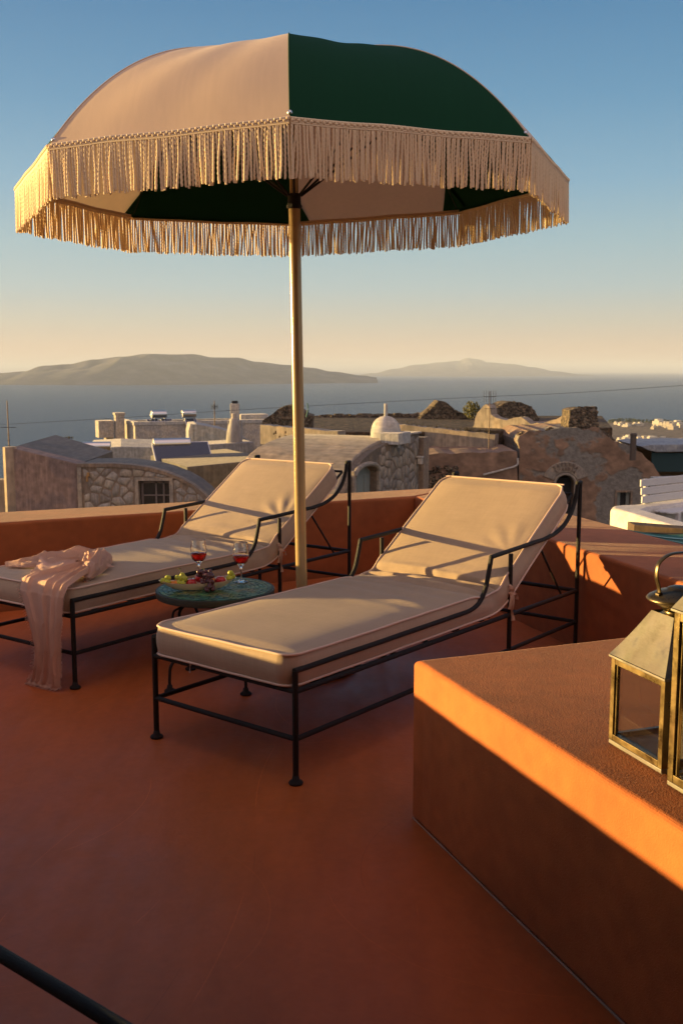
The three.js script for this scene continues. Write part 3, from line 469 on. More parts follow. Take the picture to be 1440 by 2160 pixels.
    const uv = g.attributes.uv; for (let i = 0; i < uv.count; i++) uv.setXY(i, uv.getX(i) * .25, uv.getY(i) * .5); return g; };
  const s2 = pleat([[.235, .446, -.17], [.17, .446, -.26], [.09, .446, -.355], [.01, .446, -.44], [-.06, .446, -.475]], [.055, .062, .070, .075, .06], [.05, .075, .09, .085, .03], 11);
  const s3 = pleat([[.0, .446, -.47], [-.08, .446, -.43], [-.15, .446, -.36], [-.19, .446, -.28], [-.235, .446, -.21], [-.31, .446, -.165]], [.06, .07, .07, .06, .045, .03], [.07, .07, .06, .05, .03, .012], 12);
  const s4 = roll([[.19, .458, -.235], [.205, .476, -.215], [.245, .478, -.185], [.268, .464, -.155], [.285, .452, -.13]], [.012, .030, .034, .026, .010], 60, 60, 1.15, 9);
  const s5 = pleat([[-.02, .446, -.33], [-.10, .446, -.27], [-.17, .446, -.19], [-.26, .446, -.13]], [.05, .055, .05, .03], [.03, .035, .03, .012], 14);
  const flap = grid(40, 30, (u, v) => { const x = lerp(lerp(.20, -.20, u), lerp(.16, .03, u), v), z = lerp(-.37, -.03, v) + .1 * u * (1 - v); return [x, .449 + .016 * Math.abs(Math.sin(u * 5 + v * 3)) + .010 * Math.sin(u * 13 + v * 4) * (1 - v) + .012 * n3(u * 5, v * 5, 4) + .008 * (1 - v), z]; });
  part('cloth', [s1, s2, s3, s4, s5, flap], M.gauze, t);
  // frayed threads along the edges
  const r = rng(31), hair = [], thread = (p, d, l) => hair.push(tube([p, [p[0] + d[0] * l * .5 + (r() - .5) * .004, p[1] + d[1] * l * .5 + (r() - .5) * .004, p[2] + d[2] * l * .5], [p[0] + d[0] * l, p[1] + d[1] * l - .003, p[2] + d[2] * l + (r() - .5) * .006]], .0006, 3, 4));
  for (let i = 0; i < 150; i++) { const v = .3 + r() * .66; thread(sheet(1, v), [.8, (r() - .5) * 1.2, .3], .008 + r() * .008); thread(sheet(0, v), [-.8, (r() - .5) * 1.2, .3], .010 + r() * .012); }
  for (let i = 0; i < 90; i++) thread(sheet(r(), 1), [(r() - .5) * .6, .05, .9], .010 + r() * .012);
  for (let i = 0; i < 60; i++) { const a = r() * 6.28; thread([-.29 + Math.cos(a) * .012, .446 + Math.abs(Math.sin(a)) * .012, -.17], [-.9, .1, .4 * (r() - .2)], .012 + r() * .02); thread([.285 + Math.cos(a) * .012, .452 + Math.sin(a) * .01, -.13], [.5, .0, .8], .010 + r() * .014); }
  part('fringe', hair, M.gauze, t).userData.kind = 'stuff';
}

// ---------------------------------------------------------------- brass lanterns on the ledge
function lantern(name, label, pos, turn, S, H, roofH, open) {
  const t = thing(name, label, 'lantern', pos, turn), h = S / 2, p = S * .075;
  part('base', [box(S * 1.0, .010, S * 1.0, 0, .009, 0, .002), box(S * .93, .004, S * .93, 0, .002, 0), box(S * .9, .003, S * .9, 0, .0155, 0)], M.zinc, t);
  for (const [x, z] of [[-1, -1], [1, -1], [1, 1], [-1, 1]]) part('post', box(p, H - .014, p, x * (h - p / 2), .014 + (H - .014) / 2, z * (h - p / 2), .0012), M.brass, t);
  for (let k = 0; k < 4; k++) {
    const f = new THREE.Group(); f.name = 'window'; f.rotation.y = k * Math.PI / 2; t.add(f);
    part('bar', [box(S - 2 * p, p * 1.0, p * .8, 0, .014 + p / 2, h - p * .42, .0012), box(S - 2 * p, p * 1.0, p * .8, 0, H - p / 2, h - p * .42, .0012), box(.005, H - 2 * p - .014, .004, -h + p + .0025, (H + .014) / 2, h - p * .42), box(.005, H - 2 * p - .014, .004, h - p - .0025, (H + .014) / 2, h - p * .42)], M.brass, f);
    part('pane', box(S - 2 * p - .002, H - 2 * p - .016, .0018, 0, (H + .014) / 2, h - p * .72), M.pane, f);
    if (k === 1) part('hinge', [rod([h - p * .3, H * .25, h + .003], [h - p * .3, H * .25 + .016, h + .003], .0035), rod([h - p * .3, H * .78, h + .003], [h - p * .3, H * .78 + .016, h + .003], .0035)], M.brass, f);
  }
  const n = S * .20, e = h * 1.035, y0 = H + .001, y1 = H + roofH;
  const roof = [box(S * 1.05, .006, S * 1.05, 0, H + .003, 0, .0015)];
  for (let k = 0; k < 4; k++) { const g = grid(1, 8, (u, v) => { const q = lerp(e, n, v) , y = lerp(y0 + .006, y1, v) - .010 * Math.sin(v * Math.PI) * .4; return [(2 * u - 1) * q, y, q]; }); const m = meters(toCreasedNormals(g, .3)); m.rotateY(k * Math.PI / 2); roof.push(m); }
  part('roof', roof, M.zinc, t);
  part('neck', lathe([[n * 1.0, y1 - .004], [n * .72, y1 + .002], [n * .9, y1 + .010], [n * 1.3, y1 + .022], [n * 1.4, y1 + .026], [n * 1.2, y1 + .026], [n * .5, y1 + .012]], 32), M.brass, t);
  part('cap', lathe([[n * 1.0, y1 + .026], [n * 1.66, y1 + .027], [n * 1.74, y1 + .031], [n * 1.62, y1 + .037], [n * 1.1, y1 + .048], [n * .66, y1 + .052], [n * .6, y1 + .056], [n * .34, y1 + .060], [0, y1 + .061]], 40), M.oldbrass, t);
  const w = n * 1.35, c = [[-w * .95, y1 + .040, 0], [-w * .98, y1 + .060, 0], [-w * 1.12, y1 + .085, 0], [-w * 1.05, y1 + .112, 0], [-w * .6, y1 + .130, 0], [0, y1 + .134, 0], [w * .6, y1 + .130, 0], [w * 1.05, y1 + .112, 0], [w * 1.12, y1 + .085, 0], [w * .98, y1 + .060, 0], [w * .95, y1 + .040, 0]];
  const curve = new THREE.CatmullRomCurve3(c.map(V)), strip = grid(8, 70, (u, v) => { const q = curve.getPoint(v), tn = curve.getTangent(v), a = u * Math.PI * 2, nx = -tn.y, ny = tn.x; return [q.x + nx * Math.cos(a) * .0022, q.y + ny * Math.cos(a) * .0022, q.z + Math.sin(a) * .0075]; });
  part('handle', [strip, rod([-w * .95, y1 + .044, -.006], [-w * .95, y1 + .044, .006], .006), rod([w * .95, y1 + .044, -.006], [w * .95, y1 + .044, .006], .006)], M.oldbrass, t);
  return t;
}
const LT = Math.atan2(.322, .946);                                  // both stand square to the front edge of the ledge
lantern('lantern', 'smaller brass lantern with a grey metal roof and ring handle, on the ledge', [.741, .4965, -2.198], LT, .198, .208, .118);
lantern('lantern', 'taller brass lantern with a cream candle, cut off by the picture edge', [.823, .4965, -1.945], LT, .235, .372, .15);
{
  const c = thing('candle', 'thick cream candle standing inside the taller brass lantern', 'candle', [.815, .514, -1.948]);
  part('wax', lathe([[0, 0], [.041, 0], [.042, .003], [.042, .118], [.039, .124], [.028, .119], [0, .116]], 40), phys({ color: lin(.78, .62, .42), roughness: .5, transmission: .12, thickness: .04, attenuationColor: lin(1, .75, .4), attenuationDistance: .03 }), c);
  part('wick', rod([0, .114, 0], [.002, .130, .001], .0012, 6), M.dark, c);
}
{
  const t = thing('handrail', 'dark iron handrail crossing the lower left corner above the terrace floor', 'railing', [0, 0, 0]);
  const a = [-.765, .42, -1.70], b = [.095, .42, -1.02];
  part('rail', rod(a, b, .0115, 14), M.iron, t);
  for (const q of [-.1, 1.12]) { const x = lerp(a[0], b[0], q), z = lerp(a[2], b[2], q); part('post', [rod([x, 0, z], [x, .42, z], .011), foot(x, z)], M.iron, t); part('finial', (() => { const g = new THREE.SphereGeometry(.016, 14, 10); g.translate(x, .42, z); return g; })(), M.iron, t); part('rail', rod([x, .42, z], q < 0 ? a : b, .0115, 14), M.iron, t); }
}

{ // unseen house and porch behind the camera, added to shade the near floor
  const t = thing('terrace_house', 'unseen terracotta house and porch behind the viewpoint, added to shade the near floor', 'house', [0, 0, 0]);
  part('wall', [box(3.1, 3.4, .35, -2.15, 1.7, 2.2), box(3.4, 3.4, .35, 2.9, 1.7, 2.2), box(1.8, 1.2, .35, .3, 2.8, 2.2)], M.wall, t);
  part('shade_roof', box(7.2, .14, 3.95, .6, 2.5, .03), std({ color: lin(.10, .06, .04), roughness: .8, map: rep(T.plank, .6) }), t);
  part('shade_wall', plan([[-2.05, -1.75], [-1.05, 2.02], [-1.35, 2.02], [-2.35, -1.75]], .476, 2.428, 0), M.wall, t);  // screen added out of view to darken the floor near the camera
  part('door', box(1.78, 2.19, .06, .3, 1.1, 2.25), std({ color: lin(.06, .05, .04), roughness: .5 }), t);
}
// ---------------------------------------------------------------- sea, land, islands
const SEA = -100;
{
  const radii = [20]; for (let r = 60; r < 62000; r *= 1.28) radii.push(r); radii.push(62000);
  const n = 96, g = grid(n, radii.length - 1, (u, v) => { const r = radii[Math.round(v * (radii.length - 1))], a = u * Math.PI * 2; return [r * Math.sin(a), SEA, -r * Math.cos(a)]; });
  const p = g.attributes.position, uv = g.attributes.uv; for (let i = 0; i < p.count; i++) uv.setXY(i, p.getX(i), p.getZ(i));
  { const ix = g.index.array; for (let i = 0; i < ix.length; i += 3) { const x = ix[i]; ix[i] = ix[i + 1]; ix[i + 1] = x; } g.computeVertexNormals(); }
  ground('sea', g, phys({ color: lin(.012, .064, .155), roughness: .28, ior: 1.16, bumpMap: rep(T.sea, 170, 95), bumpScale: 9.0 }));
}
function landHeight(x, z) {
  const r = Math.hypot(x, z), a = Math.atan2(x, -z), right = smooth(.16, .24, a) * (1 - smooth(1.6, 2.2, a)), coast = lerp(880, 2060, right) + 60 * n3(a * 30, 3, 2);
  let h = r < 14 ? -4.4 : r < 60 ? lerp(-4.4, -11, (r - 14) / 46) : r < 700 ? lerp(-11, -93, ((r - 60) / 640) ** .85) : -93 - 2 * (r - 700) / 1300;
  h += (r > 30 ? 1 : 0) * n3(x * .03, z * .03, 1) * Math.min(6, r * .02) + n3(x * .004, z * .004, 5) * Math.min(5, r * .004);
  return lerp(h, SEA - 6, smooth(coast - 12, coast + 10, r));
}
{
  const radii = [0, 8, 14, 22, 30, 40, 50, 60, 80, 110, 150, 200, 270, 350, 450, 560, 680, 760, 820, 850, 870, 890, 910, 940, 1000, 1100, 1200, 1290, 1350, 1420, 1500, 1600, 1700, 1800, 1900, 1980, 2020, 2040, 2060, 2080, 2110, 2200];
  const g = grid(240, radii.length - 1, (u, v) => { const r = radii[Math.round(v * (radii.length - 1))], a = -u * Math.PI * 2, x = r * Math.sin(a), z = -r * Math.cos(a); return [x, landHeight(x, z), z]; });
  const p = g.attributes.position, uv = g.attributes.uv; for (let i = 0; i < p.count; i++) uv.setXY(i, p.getX(i), p.getZ(i));
  ground('hillside', g, M.earth);
}
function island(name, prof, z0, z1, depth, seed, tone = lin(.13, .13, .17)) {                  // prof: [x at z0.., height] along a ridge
  const nu = 150, nv = 26;
  const g = grid(nu, nv, (u, v) => {
    const k = u * (prof.length - 1), i = Math.min(prof.length - 2, Math.floor(k)), t = k - i, x = lerp(prof[i][0], prof[i + 1][0], t), top = lerp(prof[i][1], prof[i + 1][1], smooth(0, 1, t)), z = lerp(z0, z1, smooth(.35, 1, u)) - (v - .5) * depth * (.5 + .5 * Math.sin(Math.PI * u) + .001);
    const cross = Math.sin(Math.PI * v) ** 1.15, n = 1 + .34 * n3(u * 16, v * 5, seed) * (1 - Math.abs(2 * v - 1) ** 4) * 2 * cross - .10;
    return [x * (1 + (z - lerp(z0, z1, .5)) / lerp(z0, z1, .5) * .0), SEA - 8 + (top - SEA + 8) * cross * (v > .42 && v < .58 ? 1 : clamp(n, .6, 1.15)), z];
  });
  const p = g.attributes.position, uv = g.attributes.uv; for (let i = 0; i < p.count; i++) uv.setXY(i, p.getX(i) / 20, p.getZ(i) / 20);
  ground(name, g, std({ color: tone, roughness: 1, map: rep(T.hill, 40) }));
}
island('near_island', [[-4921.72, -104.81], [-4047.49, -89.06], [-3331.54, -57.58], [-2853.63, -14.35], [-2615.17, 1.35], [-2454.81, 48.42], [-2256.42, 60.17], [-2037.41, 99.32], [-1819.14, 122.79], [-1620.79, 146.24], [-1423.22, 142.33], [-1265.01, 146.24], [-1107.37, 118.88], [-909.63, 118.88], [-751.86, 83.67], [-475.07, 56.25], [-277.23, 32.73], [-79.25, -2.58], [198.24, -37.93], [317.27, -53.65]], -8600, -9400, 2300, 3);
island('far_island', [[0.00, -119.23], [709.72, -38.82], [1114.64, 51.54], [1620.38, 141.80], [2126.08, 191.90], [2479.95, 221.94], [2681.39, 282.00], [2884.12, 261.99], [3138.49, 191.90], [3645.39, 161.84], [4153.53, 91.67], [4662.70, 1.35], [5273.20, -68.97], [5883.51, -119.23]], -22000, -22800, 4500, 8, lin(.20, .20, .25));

// ---------------------------------------------------------------- the town below the terrace
const G = (x, z) => landHeight(x, z);
const local = (pts, [ox, oy]) => pts.map(([x, y]) => [x - ox, y - oy]);
function dress(t, list, mats, lift, seed) { const r = rng(seed); for (const s of list) { const q = part('stone', stoneGeo(s.poly, s.c, lift * (.7 + r() * .6)), mats[Math.floor(r() * mats.length)], t); q.position.z = .002; } }
{ // low vaulted house with the field-stone gable
  const o = [-6.496, -0.903, -25], t = thing('stone_house', 'low vaulted house with a field-stone gable and one small window, beyond the left wall', 'house', o);
  const top = [[0, 0], [.9, .005], [1.35, -.03], [1.75, -.085], [2.15, -.19], [2.55, -.35], [2.85, -.52], [3.12, -.74], [3.3, -1.0], [3.4, -1.35]], all = [...top, [3.4, -4.6], [0, -4.6]];
  const w0 = 1.50, w1 = 2.26, wy0 = -1.5, wy1 = -.42;
  part('wall', face(all.slice().reverse(), .32, 0, [[[w0, wy0], [w1, wy0], [w1, wy1], [w0, wy1]]]), M.mortar, t);
  part('roof', (() => { const g = face([...top.map(([x, y]) => [x - .01, y - .012]), [3.37, -4.5], [.02, -4.5]].reverse(), 1.4); g.translate(0, 0, -.321); return g; })(), M.roofgrey, t);
  { const q = [[-1.80, .35, -.62], [.04, -.004, -.30], [.10, .03, -3.5], [-1.9, .40, -5.0]], pos = [], quad = (a, b, c, d) => pos.push(...a, ...b, ...c, ...a, ...c, ...d), lo = q.map(([x, y, z]) => [x, y - .3, z]);
    quad(q[0], q[1], q[2], q[3]); for (let i = 0; i < 4; i++) { const j = (i + 1) % 4; quad(q[i], lo[i], lo[j], q[j]); } const g = new THREE.BufferGeometry(); g.setAttribute('position', new THREE.Float32BufferAttribute(pos, 3)); g.computeVertexNormals(); part('roof', meters(g), M.roofgrey, t); }
  part('edge_band', (() => { const pos = [...top.map(([x, y]) => [x, y + .001]), ...top.slice().reverse().map(([x, y], i) => [x - (i < 3 ? .07 : 0), y - .085])]; const g = face(pos.slice().reverse(), .06); g.translate(0, 0, .035); return g; })(), M.mortar, t);
  part('corner_band', box(.10, 4.5, .04, .05, -2.34, .02), M.frame, t);
  const under = (x) => { let i = 0; while (i < top.length - 2 && x > top[i + 1][0]) i++; return lerp(top[i][1], top[i + 1][1], (x - top[i][0]) / (top[i + 1][0] - top[i][0])); };
  dress(t, stones(.13, 3.36, -2.1, -.02, .27, 21, (p, cx, cy) => { const k = (under(cx + .1) - under(cx - .1)) / .2; if (cy > under(cx) - .13) return null; p = cut(p, -k, 1, under(cx) - k * cx - .10); if (cx > w0 - .1 && cx < w1 + .1 && cy < wy1 + .1) return null; if (cy < wy1 + .1) return cx < w0 ? cut(p, 1, 0, w0 - .11) : cut(p, -1, 0, -w1 - .11); return cx > w0 - .25 && cx < w1 + .25 ? cut(p, 0, -1, -wy1 - .10) : p; }, .012), stoneMats, .012, 3);
  const f = part('window', [box(.09, 1.14, .07, w0 - .045, -.93, .005), box(.09, 1.14, .07, w1 + .045, -.93, .005), box(w1 - w0 + .18, .08, .075, (w0 + w1) / 2, wy1 + .04, .005)], M.frame, t);
  part('pane', box(w1 - w0, 1.06, .02, (w0 + w1) / 2, -.95, -.22), phys({ color: lin(.02, .02, .022), roughness: .1, clearcoat: 1 }), f);
  part('mullion', [box(.04, 1.06, .04, (w0 + w1) / 2 + .02, -.95, -.18), box(.05, 1.06, .04, w0 + .06, -.95, -.18), box(.04, 1.06, .04, w1 - .17, -.95, -.18), box(.7, .035, .03, (w0 + w1) / 2, -.80, -.18), box(.7, .05, .04, (w0 + w1) / 2, wy1 - .05, -.18)], std({ color: lin(.16, .13, .12), roughness: .7 }), f);
  part('curtain', box(.22, .8, .01, w0 + .2, -.9, -.235), std({ color: lin(.4, .34, .32), roughness: .9 }), f);
  part('wall_lamp', [box(.06, .10, .08, .28, -.26, .05, .01), box(.05, .16, .05, .25, -.36, .06, .012)], std({ color: lin(.30, .17, .06), roughness: .6 }), t);
}
{
  const t = thing('plaster_wall', 'dusky pink plaster side wall with a slanting top, left of the field-stone gable', 'wall', [-6.518, -0.906, -25.04], rad(-12));
  part('wall', face([[-1.87, .36], [-1.78, .37], [0, 0], [0, -4.5], [-1.87, -4.5]].reverse(), .55, .02), M.pinkwall, t);
  const endBox = part('added_end', box(.20, 4.9, .3, 0, 0, 0, .02), M.vault, t); endBox.position.set(-1.80, -2.06, -.02); endBox.rotation.y = rad(-42);  // box added and turned so the left end of the wall catches sun
  const b = thing('plaster_wall', 'small sunlit stretch of ochre wall at the far left, under the pink one', 'wall', [-8.922, -1.407, -26], rad(-6));
  part('wall', face([[-1.4, 0], [.30, 0], [.30, -4], [-1.4, -4]].reverse(), .4, .02), M.vault, b);
}
function tank(label, pos, turn, L, r, panels, group) {              // solar water heater: tank on a frame with its collectors
  const t = thing('solar_heater', label, 'water heater', pos, turn, group);
  const c = new THREE.CylinderGeometry(r, r, L, 32, 1); c.rotateZ(Math.PI / 2); part('tank', [c, ...[-1, 1].map((s) => { const e = new THREE.TorusGeometry(r, r * .06, 8, 28); e.rotateY(Math.PI / 2); e.translate(s * L / 2, 0, 0); return e; })], M.steel, t);
  part('frame', [rod([-L * .35, -r, 0], [-L * .35, -r * 3, -.1], .02), rod([L * .35, -r, 0], [L * .35, -r * 3, -.1], .02), rod([-L * .35, -r * .8, .1], [-L * .35, -r * 3, .7], .018), rod([L * .35, -r * .8, .1], [L * .35, -r * 3, .7], .018)], M.steel, t);
  for (const [x, w, h, y, z] of panels) { const g = box(w, h, .07, 0, 0, 0, .01), q = part('collector', g, M.solar, t); q.position.set(x, y, z); q.rotation.x = -rad(48); part('edge', [box(w, .03, .075, 0, h / 2, .0), box(.03, h, .075, -w / 2, 0, 0), box(.03, h, .075, w / 2, 0, 0), box(w, .03, .075, 0, -h / 2, 0)], M.steel, q); }
  return t;
}
{ // white terrace house far left
  const o = [-17.156, -2.987, -85], t = thing('terrace_house', 'pale flat-roofed house with a square stair tower and heaters on its roof', 'house', o, rad(24));
  part('wall', [box(12.6, 7, .4, 6.3, -3.5, -.2), box(.4, 7, 5.6, .2, -3.5, -3.2), box(.4, 7, 5.6, 12.4, -3.5, -3.2), box(12.6, 7, .4, 6.3, -3.5, -6.2)], M.offwhite, t);
  part('roof', box(11.8, 6.4, 5.6, 6.3, -3.9, -3.2), M.roofgrey, t);
  part('parapet', [box(12.8, .32, .5, 6.3, .0, -.2, .04), box(.5, .32, 6.2, .2, -.003, -3.3, .04)], M.white, t);
  part('tower', [box(.75, 7.2, .8, -.75, -2.9, -2.6, .05), box(.9, .2, .9, -.75, .75, -2.6, .04)], M.offwhite, t);
  part('balcony', [box(1.3, 1.45, 1.5, -1.85, -.55, -3.4, .04), box(.65, 5, .9, -1.5, -3.7, -3.5, .03)], M.offwhite, t);
  part('hatch', box(.9, 1.3, .1, -.2, -2.4, .3), M.frame, t);
  part('ledge', [box(2.6, .5, 1.2, 11.4, .25, -3.2, .06)], M.white, t);
  tank('water heater with two dark collectors on the roof of the pale house, the left one', [-15.7, -2.326, -88], rad(24), 1.25, .33, [[-.62, .95, 1.0, -.75, .5], [.62, .95, 1.0, -.75, .5]], 'solar heaters on the roof of the pale house');
  tank('water heater with one dark collector on the roof of the pale house, the right one', [-12.981, -2.244, -87], rad(24), 1.15, .33, [[.1, .95, 1.0, -.75, .5]], 'solar heaters on the roof of the pale house');
  const a = thing('chimney', 'tall square white chimney with a dark cowl, above the white vault', 'chimney', [-6.234, -1.545, -60]);
  part('shaft', box(.50, 1.0, .5, 0, .52, 0, .03), M.white, a); part('cowl', [box(.34, .16, .34, 0, 1.1, 0, .03)], M.dark, a); part('base', box(.8, 4, .8, 0, -1.95, 0, .04), M.offwhite, a);
}
{ // white vault with a rounded end
  const t = thing('white_vault', 'whitewashed vault with a curved roof and a streaked wall, behind the large solar heater', 'house', [-6.721, -1.865, -45], rad(11.5));
  const top = [[0, .55], [.08, .88], [.35, .90], [.9, .80], [1.5, .66], [2.1, .46], [2.6, .2], [2.95, -.1]];
  part('wall', face([...top, [2.95, -3], [0, -3]].reverse(), 2.6, .03), M.paleroof, t);
  part('gable', face([[-.02, -.5], [-.02, .62], [.07, .92], [.17, .93], [.17, -.5]].reverse(), .2, .02), M.white, t).position.z = .07;
  const c = thing('chimney', 'squat whitewashed chimney pot with flared foot, right of the white vault', 'chimney', [-4.515, -1.242, -43]);
  part('pot', lathe([[.36, -1.6], [.34, -.2], [.30, .1], [.20, .45], [.18, .60], [.13, .62], [.10, .64], [.10, .82], [.07, .84], [0, .84]], 24), M.offwhite, c);
  const w = thing('white_wall', 'long pale blue-white wall below the white vault', 'wall', [-5.96, -1.651, -42], rad(20));
  part('wall', face([[0, -.02], [2.4, .06], [2.4, -3], [0, -3]].reverse(), 2, .03), M.paleroof, w);
  const v = thing('flat_roof', 'wide pale flat roof behind the field-stone house', 'roof', [-11.596, -2.183, -47], rad(12));
  part('slab', face([[0, .0], [1.4, .06], [3.6, -.02], [3.6, -3.5], [0, -3.5]].reverse(), 6, .03), M.paleroof, v);
  const u = thing('flat_roof', 'grey cement roof between the field-stone house and the chapel', 'roof', [-5.005, -1.732, -33], rad(24));
  part('slab', face([[0, 0], [2.9, .16], [2.9, -3], [0, -3]].reverse(), 5, .03), M.roofgrey, u);
  tank('large solar heater with a sunlit end and a wide blue collector', [-6.162, -1.242, -37], rad(22), 1.32, .185, [[.30, 2.05, 1.0, -.33, .40]]);
  tank('long steel water tank lying on the pale roof, far left', [-10.545, -1.855, -44], rad(8), 1.15, .19, []);
}
{ // vaulted chapel with stone front and little dome
  const t = thing('vaulted_chapel', 'chapel with a weathered barrel vault, stone front, green door and small dome', 'chapel', [.20, 0, -28], rad(64.5));
  const arc = [[-1.35, -2.9], [-1.15, -2.35], [-.85, -1.95], [-.45, -1.56], [0, -1.24], [.45, -1.02], [.95, -.87], [1.5, -.76], [2.1, -.68], [2.75, -.63], [3.4, -.62], [4.0, -.66], [4.6, -.76], [5.1, -.95]];
  const vg = face([...arc, [5.1, -6], [-1.35, -6]].reverse(), 3.4, .05); part('vault', vg, M.vault, t);
  const front = [...arc.map(([x, y]) => [x, y - .07]).filter(([x]) => x < 3.3), [3.35, -.58], [4.75, -.60], [4.75, -6], [-1.35, -6]];
  const d0 = -.12, d1 = 1.42, hole = [[d0, -3.8], [d1, -3.8], [d1, -1.50], [1.22, -1.37], [.65, -1.31], [.08, -1.40], [d0, -1.52]];
  part('front', (() => { const g = face(front.slice().reverse(), .35, 0, [hole]); g.translate(0, 0, .22); return g; })(), std({ color: lin(.33, .26, .20), roughness: .95, map: rep(T.old, 2.1), bumpMap: rep(T.grain, .9), bumpScale: .008 }), t);
  part('pier', box(.50, 5.6, .55, 5.02, -3.52, .10, .03), M.mortar, t);
  part('coping', [box(1.5, .06, .55, 4.05, -.56, .02, .02)], M.offwhite, t);
  const under = (x) => { if (x > 3.3) return -.6; let i = 0; while (i < arc.length - 2 && x > arc[i + 1][0]) i++; return lerp(arc[i][1], arc[i + 1][1], (x - arc[i][0]) / (arc[i + 1][0] - arc[i][0])) - .07; };
  const list = stones(-.9, 4.72, -3.6, -.62, .36, 44, (p, cx, cy) => { const k = (under(cx + .1) - under(cx - .1)) / .2; if (cy > under(cx) - .10) return null; p = cut(p, -k, 1, under(cx) - k * cx - .05); if (cx > d0 - .16 && cx < d1 + .16 && cy < -1.14) return null; if (cy < -1.05) return cx < .65 ? cut(p, 1, 0, d0 - .17) : cut(p, -1, 0, -d1 - .17); return cx > d0 - .3 && cx < d1 + .3 ? cut(p, 0, -1, 1.10) : p; }, .013);
  const r = rng(8); for (const s of list) { const m = part('stone', stoneGeo(s.poly, s.c, .014 * (.7 + r() * .6)), stoneMats2[Math.floor(r() * 4)], t); m.position.z = .222; }
  const dr = part('door', [box(d1 - d0, 2.4, .06, (d0 + d1) / 2, -2.5, -.02)], M.doorgreen, t);
  part('door_panel', [[.16, -1.78], [.65, -1.78], [1.14, -1.78], [.16, -2.5], [.65, -2.5], [1.14, -2.5]].map(([x, y]) => box(.36, .62, .03, x, y - .1, .02, .012)), M.doorgreen, dr);
  part('surround', [box(.13, 2.5, .14, d0 - .07, -2.6, .23, .02), box(.13, 2.5, .14, d1 + .07, -2.6, .23, .02), tube([[d0 - .07, -1.50, .26], [.05, -1.32, .26], [.65, -1.23, .26], [1.25, -1.30, .26], [d1 + .07, -1.47, .26]], .07, 30, 10)], M.frame, t);
  part('wall_lamp', [box(.14, .20, .16, 4.55, -1.45, .34, .03), box(.2, .05, .2, 4.55, -1.32, .34, .01)], M.white, t);
  const dm = part('dome', (() => { const g = lathe([[.455, -.42], [.455, 0], [.45, .10], [.425, .22], [.37, .34], [.28, .44], [.17, .505], [.09, .53], [.0, .535]], 40); return g; })(), M.white, t); dm.position.set(3.1, -.52, -.22);
  part('finial', lathe([[.055, .52], [.052, .86], [.06, .90], [0, .905]], 14), M.white, dm);
  part('plinth', box(.95, .34, .62, -.36, -.10, .46, .02), M.white, dm);
}
function ragged(pts, amp, seed, step = .22) {                        // breaks the straight edges of an outline into rubble
  const out = [], r = rng(seed); for (let i = 0; i < pts.length; i++) { const a = pts[i], b = pts[(i + 1) % pts.length], L = Math.hypot(b[0] - a[0], b[1] - a[1]), n = Math.max(1, Math.round(L / step)), flat = a[1] < -2.5 && b[1] < -2.5; for (let k = 0; k < n; k++) { const t = k / n, low = lerp(a[1], b[1], t) < -2.4; out.push([lerp(a[0], b[0], t) + (low || flat ? 0 : (r() - .5) * amp), lerp(a[1], b[1], t) + (low || flat ? 0 : (r() - .5) * amp * 1.3)]); } } return out;
}
function rubbleStones(t, list, seed) { const r = rng(seed); const gs = []; for (const [x, y, z, s] of list) { const p = []; for (let i = 0; i < 9; i++) p.push(new THREE.Vector3(x + (r() - .5) * s * 1.5, y + (r() - .5) * s, z + (r() - .5) * s)); gs.push(new ConvexGeometry(p)); } if (gs.length) part('rubble', gs.map((g) => meters(g)), M.rubble, t).userData.kind = 'stuff'; }
function crest(line, z, n, seed, s = .2, zs = .3) { const r = rng(seed), out = []; for (let i = 0; i < n; i++) { const k = r() * (line.length - 1), j = Math.floor(k), q = k - j; out.push([lerp(line[j][0], line[j + 1][0], q), lerp(line[j][1], line[j + 1][1], q) - s * .15, z + (r() - .7) * zs, s * (.6 + r() * .8)]); } return out; }
